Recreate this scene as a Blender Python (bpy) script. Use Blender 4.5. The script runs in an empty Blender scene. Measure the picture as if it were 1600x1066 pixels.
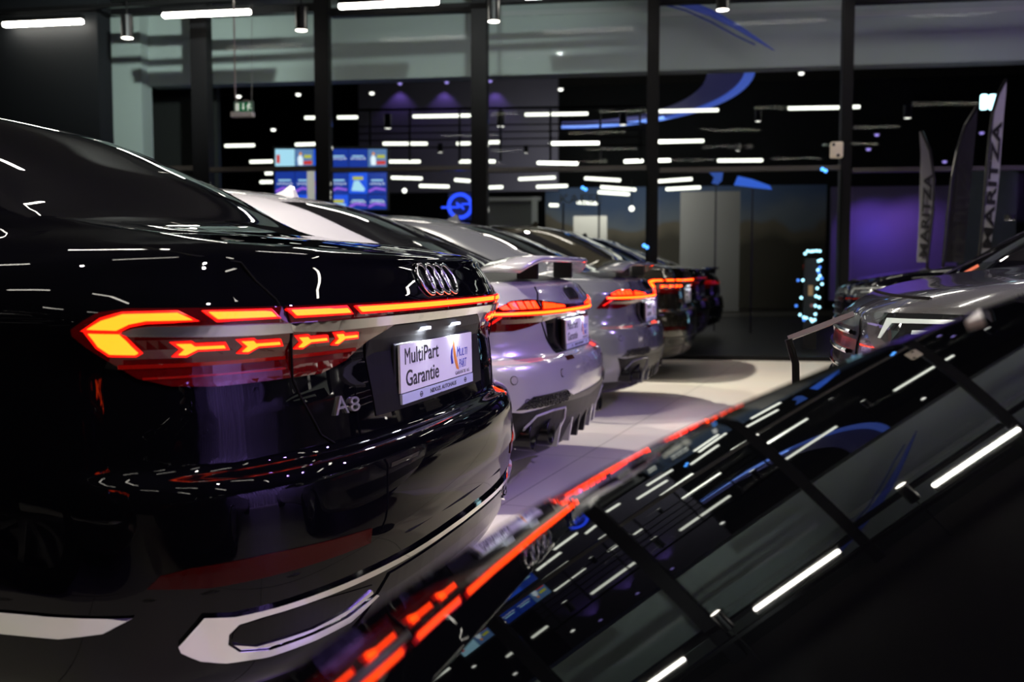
import bpy, bmesh, math, random
from mathutils import Vector, Matrix, geometry
from mathutils.bvhtree import BVHTree
random.seed(7)
S = bpy.context.scene
COL = S.collection
R = math.radians

# ------------------------------------------------------------------ camera
YAW, PITCH, CAMH, FPX = R(15.7), R(3.97), 1.01, 1555.6
FW = Vector((math.cos(YAW)*math.cos(PITCH), math.sin(YAW)*math.cos(PITCH), -math.sin(PITCH)))
RT = Vector((math.sin(YAW), -math.cos(YAW), 0))
UP = RT.cross(FW)
cam_d = bpy.data.cameras.new('camera'); cam = bpy.data.objects.new('camera', cam_d); COL.objects.link(cam)
cam.matrix_world = Matrix(((RT.x, UP.x, -FW.x, 0), (RT.y, UP.y, -FW.y, 0), (RT.z, UP.z, -FW.z, CAMH), (0, 0, 0, 1)))
cam_d.lens = 35; cam_d.sensor_width = 36; cam_d.clip_start = .02; cam_d.clip_end = 200
cam_d.dof.use_dof = True; cam_d.dof.focus_distance = 2.5; cam_d.dof.aperture_fstop = 3.6
S.camera = cam

def at(px, py, d):
    """the point of the place seen at (px, py) of the 1600x1066 frame, d metres ahead"""
    return Vector((0, 0, CAMH)) + (FW + RT*((px-800)/FPX) + UP*((533-py)/FPX))*d

# ------------------------------------------------------------------ materials
MATS = {}
def mat(name, col=(.8, .8, .8), rough=.5, metal=0., emit=None, strength=0., coat=0., spec=.5, alpha=None):
    if name in MATS: return MATS[name]
    m = bpy.data.materials.new(name); m.use_nodes = True
    b = m.node_tree.nodes['Principled BSDF']
    b.inputs['Base Color'].default_value = (*col, 1)
    b.inputs['Roughness'].default_value = rough
    b.inputs['Metallic'].default_value = metal
    b.inputs['Specular IOR Level'].default_value = spec
    b.inputs['Coat Weight'].default_value = coat
    b.inputs['Coat Roughness'].default_value = .02
    if emit:
        b.inputs['Emission Color'].default_value = (*emit, 1)
        b.inputs['Emission Strength'].default_value = strength
    MATS[name] = m
    return m

def noise_paint(name, col, col2, rough, metal, coat, scale=900.):
    """metallic car paint: fine flake variation under a clear coat"""
    m = mat(name, col, rough, metal, coat=coat)
    nt = m.node_tree; b = nt.nodes['Principled BSDF']
    n = nt.nodes.new('ShaderNodeTexNoise'); n.inputs['Scale'].default_value = scale
    tc = nt.nodes.new('ShaderNodeTexCoord')
    r = nt.nodes.new('ShaderNodeValToRGB')
    r.color_ramp.elements[0].position = .35; r.color_ramp.elements[0].color = (*col, 1)
    r.color_ramp.elements[1].position = .7; r.color_ramp.elements[1].color = (*col2, 1)
    nt.links.new(tc.outputs['Object'], n.inputs['Vector'])
    nt.links.new(n.outputs['Fac'], r.inputs['Fac']); nt.links.new(r.outputs['Color'], b.inputs['Base Color'])
    return m

# ------------------------------------------------------------------ object helpers
def link(o, parent=None):
    COL.objects.link(o)
    if parent: o.parent = parent
    return o
def tag(o, label, cat, group=None, kind=None):
    o['label'] = label; o['category'] = cat
    if group: o['group'] = group
    if kind: o['kind'] = kind
    return o
def empty(name, loc, label, cat, group=None, rz=0):
    o = bpy.data.objects.new(name, None); o.empty_display_size = .2
    o.location = loc; o.rotation_euler = (0, 0, rz); link(o)
    return tag(o, label, cat, group)
def meshobj(name, verts, faces, m, parent=None, smooth=True):
    me = bpy.data.meshes.new(name); me.from_pydata([tuple(v) for v in verts], [], faces)
    bm = bmesh.new(); bm.from_mesh(me); bmesh.ops.recalc_face_normals(bm, faces=bm.faces)
    bm.to_mesh(me); bm.free()
    if smooth:
        for p in me.polygons: p.use_smooth = True
    me.materials.append(m)
    return link(bpy.data.objects.new(name, me), parent)
def bmobj(name, bm, m, parent=None, smooth=False):
    me = bpy.data.meshes.new(name); bm.to_mesh(me); bm.free()
    if smooth:
        for p in me.polygons: p.use_smooth = True
    me.materials.append(m)
    return link(bpy.data.objects.new(name, me), parent)
def struct(o):
    o['kind'] = 'structure'; return o
def copy_tree(o, parent=None):
    c = o.copy(); COL.objects.link(c)
    if parent: c.parent = parent
    for ch in list(o.children): copy_tree(ch, c)
    return c
def box(bm, c, s, rot=None, bev=0.):
    r = bmesh.ops.create_cube(bm, size=1)
    M = Matrix.Translation(Vector(c)) @ (rot.to_4x4() if rot else Matrix()) @ Matrix.Diagonal((*s, 1))
    bmesh.ops.transform(bm, matrix=M, verts=r['verts'])
    if bev:
        es = list({e for v in r['verts'] for e in v.link_edges})
        bmesh.ops.bevel(bm, geom=es, offset=bev, segments=2, affect='EDGES', profile=.5)
def cyl(bm, a, b, r, r2=None, seg=16, caps=True):
    a, b = Vector(a), Vector(b); d = b-a
    q = d.to_track_quat('Z', 'Y')
    M = Matrix.Translation((a+b)/2) @ q.to_matrix().to_4x4()
    return bmesh.ops.create_cone(bm, cap_ends=caps, segments=seg, radius1=r, radius2=r if r2 is None else r2, depth=d.length, matrix=M)
def tube(bm, pts, r, seg=8):
    """a swept round tube through the points"""
    pts = [Vector(p) for p in pts]; rings = []
    up = Vector((0, 0, 1))
    for i, p in enumerate(pts):
        t = (pts[min(i+1, len(pts)-1)]-pts[max(i-1, 0)]).normalized()
        a = t.cross(up)
        if a.length < 1e-3: a = t.cross(Vector((1, 0, 0)))
        a.normalize(); b = t.cross(a).normalized()
        rr = r[i] if isinstance(r, (list, tuple)) else r
        rings.append([bm.verts.new(p+(a*math.cos(k*2*math.pi/seg)+b*math.sin(k*2*math.pi/seg))*rr) for k in range(seg)])
    for A, B in zip(rings, rings[1:]):
        for k in range(seg): bm.faces.new((A[k], A[(k+1) % seg], B[(k+1) % seg], B[k]))
    bm.faces.new(rings[0]); bm.faces.new(rings[-1][::-1])

# ------------------------------------------------------------------ text outlines as meshes
_dg = None
def text_mesh(txt, size=1., shear=0., xs=1., space=1., bold=0.):
    """2D verts/faces of a line of lettering, left-aligned, in units of its size"""
    cu = bpy.data.curves.new('t', 'FONT'); cu.body = txt; cu.size = size; cu.resolution_u = 3
    cu.shear = shear; cu.offset = bold; cu.space_character = space
    o = bpy.data.objects.new('t', cu); COL.objects.link(o)
    bpy.context.view_layer.update()
    me = bpy.data.meshes.new_from_object(o.evaluated_get(bpy.context.evaluated_depsgraph_get()))
    V = [(v.co.x*xs, v.co.y) for v in me.vertices]; F = [tuple(p.vertices) for p in me.polygons]
    bpy.data.objects.remove(o); bpy.data.meshes.remove(me)
    return V, F
def text_fit(txt, x0, z0, w, h, shear=0., space=1., bold=0.):
    V, F = text_mesh(txt, 1., shear, space=space, bold=bold)
    a = min(v[0] for v in V); b = max(v[0] for v in V); c = min(v[1] for v in V); d = max(v[1] for v in V)
    return [(x0+(v[0]-a)/(b-a)*w, z0+(v[1]-c)/(d-c)*h) for v in V], F
def merge2d(parts):
    V, F = [], []
    for v, f in parts:
        k = len(V); V += v; F += [tuple(i+k for i in g) for g in f]
    return V, F

# ------------------------------------------------------------------ car shells
def pchip(xs, ys):
    """monotone cubic through the samples, so the shell never overshoots a crease"""
    n = len(xs); h = [xs[i+1]-xs[i] for i in range(n-1)]; d = [(ys[i+1]-ys[i])/h[i] for i in range(n-1)]
    m = [0]*n; m[0] = d[0]; m[-1] = d[-1]
    for i in range(1, n-1):
        if d[i-1]*d[i] > 0:
            w1 = 2*h[i]+h[i-1]; w2 = h[i]+2*h[i-1]
            m[i] = (w1+w2)/(w1/d[i-1]+w2/d[i])
    def f(x):
        i = 0
        while i < n-2 and x > xs[i+1]: i += 1
        t = (x-xs[i])/h[i]; t2 = t*t; t3 = t2*t
        return (2*t3-3*t2+1)*ys[i]+(t3-2*t2+t)*h[i]*m[i]+(-2*t3+3*t2)*ys[i+1]+(t3-t2)*h[i]*m[i+1]
    return f
class Shell:
    """A car body lofted from plan outlines stacked bottom to roof.
    row = (W, yr, Dr, pr, yf, Df, pf, zr, zc, zs, zf): half width, rear centre, rear corner depth and squareness,
    front centre, front corner depth and squareness, heights at rear centre, rear corner, side and front"""
    NR, NS, NF = 30, 26, 22
    def __init__(s, rows, sub=6, bulge=.04, fbulge=.12, post=None):
        n = len(rows); s.n = n
        fs = [pchip(list(range(n)), [r[k] for r in rows]) for k in range(11)]
        s.us = [i/sub for i in range((n-1)*sub+1)]
        s.grid = []
        for u in s.us:
            W, yr, Dr, pr, yf, Df, pf, zr, zc, zs, zf = [f(u) for f in fs]
            pts = []
            for i in range(s.NR+1):
                a = i/s.NR*math.pi/2
                sx = math.sin(a)**(2/pr); cy = max(0., math.cos(a))**(2/pr)
                t = i/s.NR
                z = zr+(zc-zr)*min(1, t/.5)**1.6 if t < .5 else zc+(zs-zc)*((t-.5)/.5)**.8
                pts.append(Vector((W*sx, yr+bulge*sx*sx+(Dr-bulge)*(1-cy), z)))
            y0 = yr+Dr; y1 = yf-Df
            for i in range(1, s.NS):
                t = i/s.NS
                zz = zs+(zf-zs)*max(0, (t-.55)/.45)**1.5*.6
                pts.append(Vector((W*(1+.012*math.sin(t*math.pi)), y0+(y1-y0)*t, zz)))
            zs1 = zs+(zf-zs)*.6
            for i in range(s.NF+1):
                a = (1-i/s.NF)*math.pi/2
                sx = math.sin(a)**(2/pf); cy = max(0., math.cos(a))**(2/pf)
                pts.append(Vector((W*sx, yf-fbulge*sx*sx-(Df-fbulge)*(1-cy), zf+(zs1-zf)*sx**2)))
            if post: pts = [post(u, p) for p in pts]
            s.grid.append(pts)
        s.nc = len(s.grid[0])
        s.verts = []; s.idx = []
        for pts in s.grid:
            L, Rr = [], []
            for j, p in enumerate(pts):
                Rr.append(len(s.verts)); s.verts.append(p)
                if j in (0, s.nc-1): L.append(Rr[-1])
                else: L.append(len(s.verts)); s.verts.append(Vector((-p.x, p.y, p.z)))
            s.idx.append((L, Rr))
        s.faces = []                       # (quad, u, column, side, centre)
        for i in range(len(s.us)-1):
            for sd in (0, 1):
                A, B = s.idx[i][sd], s.idx[i+1][sd]
                for j in range(s.nc-1):
                    q = (A[j], A[j+1], B[j+1], B[j])
                    q = tuple(dict.fromkeys(q))
                    if len(q) > 2:
                        c = sum((s.verts[k] for k in q), Vector())/len(q)
                        s.faces.append((q, (s.us[i]+s.us[i+1])/2, j, sd, c))
        L, Rr = s.idx[0]; s.under = []
        for j in range(s.nc-1):
            q = tuple(dict.fromkeys((L[j], Rr[j], Rr[j+1], L[j+1])))
            if len(q) > 2: s.under.append(q)
        L, Rr = s.idx[-1]; s.top = []
        for j in range(s.nc-1):
            q = tuple(dict.fromkeys((L[j], L[j+1], Rr[j+1], Rr[j])))
            if len(q) > 2: s.top.append(q)
        s.bvh = BVHTree.FromPolygons(s.verts, [f[0] for f in s.faces]+s.under+s.top)
    def emit(s, parts, parent, default):
        """parts: list of (name, material, test(u, column, side, centre)); the rest becomes default (name, material)"""
        buckets = {}
        for f in s.faces:
            for k, (nm, m, test) in enumerate(parts):
                if test(f[1], f[2], f[3], f[4]): buckets.setdefault(k, []).append(f[0]); break
            else: buckets.setdefault(-1, []).append(f[0])
        buckets[-1] += s.top+s.under
        out = []
        for k, fl in sorted(buckets.items()):
            nm, m = default if k < 0 else parts[k][:2]
            ids = sorted({i for q in fl for i in q}); mp = {v: i for i, v in enumerate(ids)}
            me = bpy.data.meshes.new(nm); me.from_pydata([s.verts[i] for i in ids], [], [tuple(mp[i] for i in q) for q in fl])
            bm = bmesh.new(); bm.from_mesh(me)
            bmesh.ops.recalc_face_normals(bm, faces=bm.faces)
            if k >= 0:                     # an open patch: make it face outward
                c0 = Vector((0, 2.5, .7))
                if sum((f.normal.dot(f.calc_center_median()-c0) for f in bm.faces)) < 0:
                    bmesh.ops.reverse_faces(bm, faces=bm.faces)
            for f in bm.faces: f.smooth = True
            bm.to_mesh(me); bm.free(); me.materials.append(m)
            out.append(link(bpy.data.objects.new(nm, me), parent))
        return out
    # projections of drawn shapes on to the shell
    def rear(s, x, z):
        h = s.bvh.ray_cast(Vector((x, -2, z)), Vector((0, 1, 0)))
        return (h[0], h[1] if h[1].y < 0 else -h[1]) if h[0] else (Vector((x, .3, z)), Vector((0, -1, 0)))
    def wrap(s, th, z, cy=.9):
        d = Vector((math.sin(th), -math.cos(th), 0))
        h = s.bvh.ray_cast(Vector((0, cy, z))+d*4, -d)
        if not h[0]: return Vector((0, cy, z))+d, d
        n = h[1] if h[1].dot(d) > 0 else -h[1]
        return h[0], n
    def down(s, x, y):
        h = s.bvh.ray_cast(Vector((x, y, 4)), Vector((0, 0, -1)))
        return (h[0], h[1] if h[1].z > 0 else -h[1]) if h[0] else (Vector((x, y, 1)), Vector((0, 0, 1)))
    def front(s, x, z):
        h = s.bvh.ray_cast(Vector((x, 9, z)), Vector((0, -1, 0)))
        return (h[0], h[1] if h[1].y > 0 else -h[1]) if h[0] else (Vector((x, 4.5, z)), Vector((0, 1, 0)))

def patch(name, loop, proj, m, parent, ds=.02, off=.004, thick=.012, su=1.):
    """a drawn outline laid on a shell as a raised plate that follows its curvature (su: metres per unit of the first coordinate)"""
    P = [Vector((a*su, b)) for a, b in loop]
    B = []
    for i, p in enumerate(P):
        q = P[(i+1) % len(P)]; k = max(1, int((q-p).length/ds))
        B += [p.lerp(q, j/k) for j in range(k)]
    xs = [p.x for p in B]; ys = [p.y for p in B]
    pts = list(B)
    x = min(xs)+ds*.5
    while x < max(xs):
        y = min(ys)+ds*.5
        while y < max(ys):
            v = Vector((x, y))
            ins = False
            for i in range(len(P)):
                a, b = P[i], P[i-1]
                if (a.y > y) != (b.y > y) and x < (b.x-a.x)*(y-a.y)/(b.y-a.y)+a.x: ins = not ins
            if ins and min((v-b).length for b in B) > ds*.35: pts.append(v)
            y += ds
        x += ds
    nb = len(B)
    vs, es, fs, *_ = geometry.delaunay_2d_cdt(pts, [(i, (i+1) % nb) for i in range(nb)], [], 1, 1e-6)
    top, bot = [], []
    for v in vs:
        p, n = proj(v.x/su, v.y); top.append(p+n*off); bot.append(p-n*thick)
    F = [tuple(f) for f in fs]; k = len(top)
    cnt = {}
    for f in F:
        for i in range(3):
            e = (f[i], f[(i+1) % 3]); cnt[tuple(sorted(e))] = cnt.get(tuple(sorted(e)), [])+[e]
    sk = [(e[0][1], e[0][0], e[0][0]+k, e[0][1]+k) for e in cnt.values() if len(e) == 1]
    return meshobj(name, top+bot, F+[tuple(i+k for i in f[::-1]) for f in F]+sk, m, parent, smooth=False)
def flat2d(name, V, F, fn, m, parent, depth=.002):
    """lettering or a drawn shape given as 2D faces, mapped by fn to (point, normal) and given thickness"""
    top, bot = [], []
    for a, b in V:
        p, n = fn(a, b); top.append(p+n*depth); bot.append(p-n*depth*.5)
    k = len(V); cnt = {}
    for f in F:
        for i in range(len(f)):
            e = (f[i], f[(i+1) % len(f)]); cnt.setdefault(tuple(sorted(e)), []).append(e)
    sk = [(e[0][1], e[0][0], e[0][0]+k, e[0][1]+k) for e in cnt.values() if len(e) == 1]
    return meshobj(name, top+bot, list(F)+[tuple(i+k for i in f[::-1]) for f in F]+sk, m, parent, smooth=False)

LIMO = [  # W, yr, Dr, pr, yf, Df, pf, zr, zc, zs, zf
 (.86, .14, .50, 3.2, 5.08, .8, 2.4, .20, .20, .20, .20),
 (.90, .07, .50, 3.3, 5.12, .8, 2.4, .235, .235, .235, .235),
 (.935, .03, .50, 3.4, 5.15, .8, 2.4, .30, .30, .30, .30),
 (.95, .012, .50, 3.5, 5.16, .8, 2.4, .40, .40, .40, .40),
 (.958, .0, .50, 3.5, 5.17, .8, 2.4, .50, .50, .50, .50),
 (.963, .005, .50, 3.5, 5.17, .8, 2.4, .60, .60, .60, .57),
 (.963, .02, .50, 3.5, 5.16, .8, 2.4, .642, .642, .642, .62),
 (.962, .060, .48, 3.4, 5.15, .8, 2.4, .664, .664, .68, .66),
 (.958, .0705, .48, 3.4, 5.13, .8, 2.4, .75, .75, .75, .70),
 (.953, .081, .48, 3.4, 5.10, .8, 2.4, .84, .84, .84, .73),
 (.95, .060, .49, 3.5, 5.08, .8, 2.4, .895, .895, .895, .75),
 (.948, .05, .50, 3.5, 5.05, .8, 2.4, .93, .93, .93, .765),
 (.94, .067, .50, 3.4, 5.02, .8, 2.4, .975, .975, .965, .78),
 (.925, .090, .49, 3.3, 4.98, .8, 2.4, 1.02, 1.012, .995, .80),
 (.905, .100, .48, 3.2, 4.93, .8, 2.4, 1.045, 1.045, 1.02, .82),
 (.875, .130, .48, 3.1, 4.85, .8, 2.4, 1.055, 1.062, 1.04, .85),
 (.83, .30, .48, 2.9, 4.55, .8, 2.4, 1.085, 1.088, 1.06, .93),
 (.775, .60, .46, 3.0, 3.85, .7, 2.4, 1.115, 1.127, 1.08, 1.03),
 (.715, .97, .44, 3.4, 3.42, .7, 2.4, 1.29, 1.295, 1.25, 1.22),
 (.635, 1.36, .42, 3.4, 2.95, .6, 2.4, 1.44, 1.442, 1.41, 1.42),
 (.53, 1.68, .45, 2.7, 2.75, .5, 2.4, 1.476, 1.474, 1.46, 1.465),
 (.22, 2.10, .25, 2.2, 2.55, .2, 2.2, 1.484, 1.483, 1.482, 1.484),
 (.02, 2.28, .02, 2., 2.32, .02, 2., 1.486, 1.486, 1.486, 1.486)]

COUPE = [
 (.85, .19, .50, 3.0, 4.86, .8, 2.4, .17, .17, .17, .17),
 (.90, .11, .50, 3.2, 4.90, .8, 2.4, .20, .20, .20, .20),
 (.935, .06, .50, 3.3, 4.94, .8, 2.4, .28, .28, .28, .28),
 (.955, .02, .50, 3.4, 4.96, .8, 2.4, .37, .37, .37, .37),
 (.965, .0, .50, 3.4, 4.97, .8, 2.4, .47, .47, .47, .47),
 (.965, .005, .50, 3.4, 4.97, .8, 2.4, .56, .56, .56, .55),
 (.96, .025, .50, 3.4, 4.96, .8, 2.4, .62, .62, .62, .60),
 (.955, .065, .50, 3.3, 4.95, .8, 2.4, .65, .65, .65, .64),
 (.95, .09, .50, 3.3, 4.93, .8, 2.4, .72, .72, .72, .68),
 (.945, .09, .50, 3.3, 4.90, .8, 2.4, .79, .79, .79, .71),
 (.94, .07, .52, 3.2, 4.88, .8, 2.4, .825, .825, .825, .73),
 (.935, .075, .53, 3.2, 4.85, .8, 2.4, .865, .865, .865, .745),
 (.915, .105, .53, 3.0, 4.80, .8, 2.4, .915, .915, .91, .76),
 (.89, .13, .53, 3.0, 4.76, .8, 2.4, .95, .945, .935, .78),
 (.865, .155, .53, 2.9, 4.70, .8, 2.4, .965, .962, .955, .80),
 (.82, .29, .53, 2.7, 4.40, .8, 2.4, .99, .992, .975, .88),
 (.765, .45, .53, 2.6, 3.60, .7, 2.4, 1.02, 1.025, 1.00, 1.00),
 (.70, .82, .53, 2.6, 3.17, .7, 2.4, 1.17, 1.165, 1.15, 1.16),
 (.62, 1.20, .50, 2.8, 2.75, .6, 2.4, 1.32, 1.315, 1.29, 1.35),
 (.575, 1.50, .45, 2.6, 2.65, .5, 2.4, 1.392, 1.386, 1.37, 1.41),
 (.50, 1.85, .35, 2.5, 2.60, .4, 2.4, 1.435, 1.43, 1.42, 1.44),
 (.22, 2.15, .15, 2.2, 2.45, .15, 2.2, 1.455, 1.454, 1.452, 1.455),
 (.02, 2.28, .02, 2., 2.32, .02, 2., 1.46, 1.46, 1.46, 1.46)]

# ------------------------------------------------------------------ shared car materials
BLACK = mat('black_paint', (.0015, .0015, .0026), .015, spec=.2)
GLASS = mat('tinted_glass', (.006, .006, .007), .01, coat=.6, spec=.6)
CHROME = mat('chrome', (.82, .82, .84), .05, 1.)
SATIN = mat('satin_chrome', (.85, .85, .88), .28, 1.)
RUBBER = mat('rubber', (.004, .004, .004), .8, spec=.1)
DARK = mat('black_plastic', (.008, .008, .009), .35)
GLOSSDARK = mat('gloss_black_trim', (.003, .003, .004), .18, spec=.2)
ALLOY = mat('alloy', (.3, .3, .32), .25, 1.)
LENS = mat('red_lens', (.06, .001, .002), .03, coat=1., emit=(1, .0, .0), strength=.012)
LENSG = mat('red_lens_lit', (.15, .002, .002), .05, coat=1., emit=(1, .012, .004), strength=.07)
LED = mat('led_amber_red', (.6, .05, .01), .3, emit=(1, .050, .002), strength=13)
LEDRIM = mat('led_red_rim', (.5, .01, .005), .3, emit=(1, .006, .002), strength=1.6)
LEDO = mat('led_orange_cell', (.5, .03, .005), .3, emit=(1, .013, .0006), strength=12)
REDREF = mat('red_reflector', (.035, .002, .002), .15, spec=.12)
PLATE = mat('plate_white', (.78, .76, .80), .35)
STRIP = mat('plate_holder_strip', (.5, .54, .70), .35)
INK = mat('plate_ink', (.01, .01, .012), .5)
BLUEINK = mat('blue_ink', (.008, .02, .30), .5)
ORANGEINK = mat('orange_ink', (.75, .25, .03), .5)
LAMPW = mat('plate_lamp_lens', (1, 1, 1), .3, emit=(.8, .88, 1), strength=1.2)

def grow(loop, d, su=.95):
    """the outline moved outward by d metres"""
    P = [Vector((a*su, b)) for a, b in loop]; n = len(P)
    A = sum(P[i].x*P[(i+1) % n].y-P[(i+1) % n].x*P[i].y for i in range(n))
    sg = 1 if A > 0 else -1; out = []
    for i in range(n):
        e1 = (P[i]-P[i-1]).normalized(); e2 = (P[(i+1) % n]-P[i]).normalized()
        n1 = Vector((e1.y, -e1.x))*sg; n2 = Vector((e2.y, -e2.x))*sg
        b = n1+n2
        if b.length < 1e-4: b = n1
        b.normalize(); k = d/max(.45, b.dot(n1))
        q = P[i]+b*k; out.append((q.x/su, q.y))
    return out
def mir(loop): return [(-a, b) for a, b in loop][::-1]

def wheel(parent, x, y, r, side, rimcol=ALLOY):
    """tyre with a spoked rim; side = -1 or 1, its outer face flush with the flank"""
    bm = bmesh.new(); n = 40
    prof = [(-.20, r*.72), (-.21, r*.93), (-.18, r), (-.03, r), (0, r*.93), (.006, r*.80), (-.01, r*.70), (-.03, r*.69)]
    rings = []
    for k in range(n):
        a = 2*math.pi*k/n
        rings.append([bm.verts.new((x+side*w, y+q*math.cos(a), r+q*math.sin(a))) for w, q in prof])
    for k in range(n):
        A, B = rings[k], rings[(k+1) % n]
        for i in range(len(prof)-1): bm.faces.new((A[i], A[i+1], B[i+1], B[i]))
    bmesh.ops.recalc_face_normals(bm, faces=bm.faces)
    w = bmobj('wheel', bm, RUBBER, parent, smooth=True)
    bm = bmesh.new()
    cyl(bm, (x-side*.09, y, r), (x-side*.06, y, r), r*.69, seg=32)
    for k in range(10):
        a = 2*math.pi*k/10
        c = Vector((x-side*.03, y+math.cos(a)*r*.39, r+math.sin(a)*r*.39))
        box(bm, c, (.035, r*.60, .035), Matrix.Rotation(a, 3, 'X'), .006)
    cyl(bm, (x-side*.06, y, r), (x-side*.012, y, r), r*.13, seg=20)
    bmobj('rim', bm, rimcol, w)
    return w

def plate(car, y, zc, scale=1., lean=.06, lit=True):
    """registration plate with its holder strip, lettering and emblem, standing at depth y of the car"""
    def fn(a, b): return Vector((a*scale, y-.012+(b)*lean, zc+b*scale)), Vector((0, -1, .0))
    bm = bmesh.new()
    q = Matrix.Rotation(-math.atan(lean), 3, 'X')
    box(bm, (0, y, zc-.012), (.545*scale, .014, .142*scale), q, .004)
    hold = bmobj('plate_holder', bm, DARK, car)
    pl = flat2d('license_plate', [(-.26, -.055), (.26, -.055), (.26, .055), (-.26, .055)], [(0, 1, 2, 3)], fn, PLATE, car, .0035)
    def fn2(a, b): p, n = fn(a, b); return p+n*.0035, n
    V, F = merge2d([text_fit('M', -.232, .0085, .033, .037), text_fit('ultiPart', -.192, .0085, .185, .037, bold=.010), text_fit('Garantie', -.228, -.043, .22, .038, bold=.010)])
    flat2d('plate_lettering', V, F, fn2, INK, pl, .0006)
    V, F = merge2d([text_fit('M', .132, -.003, .025, .026, .2), text_fit('ULTI', .158, -.003, .062, .020, .2), text_fit('PART', .150, -.034, .062, .023, .2)])
    flat2d('plate_logo_words', V, F, fn2, BLUEINK, pl, .0006)
    flat2d('plate_logo_blue', [(.083, .0), (.088, -.018), (.103, -.018), (.096, .005), (.101, .030), (.088, .018)], [(0, 1, 2, 3, 4, 5)], fn2, BLUEINK, pl, .0006)
    A = [(.108, .050), (.103, .030), (.106, .008), (.115, -.016), (.128, -.034), (.148, -.038), (.136, -.018), (.125, .003), (.115, .026)]
    flat2d('plate_logo_orange', A, [(0, 1, 2, 8), (2, 3, 7, 8), (3, 4, 6, 7), (4, 5, 6)], fn2, ORANGEINK, pl, .0006)
    V, F = text_fit('GARANTIE AG', .118, -.050, .115, .009, space=1.3)
    flat2d('plate_small_print', V, F, fn2, INK, pl, .0006)
    hs = flat2d('holder_strip', [(-.255, -.081), (.262, -.081), (.262, -.058), (-.255, -.058)], [(0, 1, 2, 3)], fn, STRIP, hold, .0045)
    def fn3(a, b): p, n = fn(a, b); return p+n*.0045, n
    def ring(cx, cz, r, k=20):
        V = [(cx+math.cos(2*math.pi*i/k)*q, cz+math.sin(2*math.pi*i/k)*q*.8) for i in range(k) for q in (r, r*.72)]
        F = [(2*i, 2*i+1, (2*i+3) % (2*k), (2*i+2) % (2*k)) for i in range(k)]
        return V, F
    bar = lambda cx, cz, r: ([(cx-r*1.5, cz+.001), (cx+r*.3, cz+.001), (cx+r*1.5, cz-.001), (cx-r*.3, cz-.002)], [(0, 1, 2, 3)])
    hp = hs if lit else hold
    for cx in (-.135, .195):
        V, F = merge2d([ring(cx, -.0695, .0085), bar(cx, -.0695, .0085)]); flat2d('holder_emblem', V, F, fn3, INK, hp, .0006)
    V, F = text_fit('NIDOZL AUTOHAUS', -.075, -.0745, .195, .0105, .15, bold=.01)
    flat2d('holder_lettering', V, F, fn3, INK, hp, .0006)
    return pl

def plate_lamps(car, y, z):
    """the two real lamps above a plate"""
    for sx in (-.11, .11):
        bm = bmesh.new(); box(bm, (sx, y, z+.004), (.05, .018, .008), None, .002)
        bmobj('plate_lamp', bm, LAMPW, car)
        l = bpy.data.lights.new('plate_light', 'AREA'); l.shape = 'RECTANGLE'; l.size = .05; l.size_y = .015
        l.energy = .55; l.color = (.86, .92, 1)
        o = bpy.data.objects.new('plate_light', l); o.location = (sx, y, z-.002); link(o, car)
        o.rotation_euler = (R(38), 0, 0)

def fin(car, shell, y, m):
    """shark-fin roof aerial"""
    p, n = shell.down(0, y)
    V, F = [], []
    prof = [(-.015, -.005), (.005, .052), (.022, .06), (.06, .03), (.12, .006), (.15, -.006)]
    for s_, k in ((-1, 1.), (1, 1.)):
        for (a, b) in prof: V.append((s_*(.022*(1-b/.075)), p.y+a, p.z+b))
    n_ = len(prof)
    F.append(tuple(range(n_))); F.append(tuple(range(n_, 2*n_))[::-1])
    for i in range(n_): F.append((i, (i+1) % n_, n_+(i+1) % n_, n_+i))
    return meshobj('roof_aerial', V, F, m, car, smooth=False)

def common(car, sh, L, wy, r=.345, hw=.95):
    for y in wy:
        for s_ in (-1, 1): wheel(car, s_*(hw+.012), y, r, s_)

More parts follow.
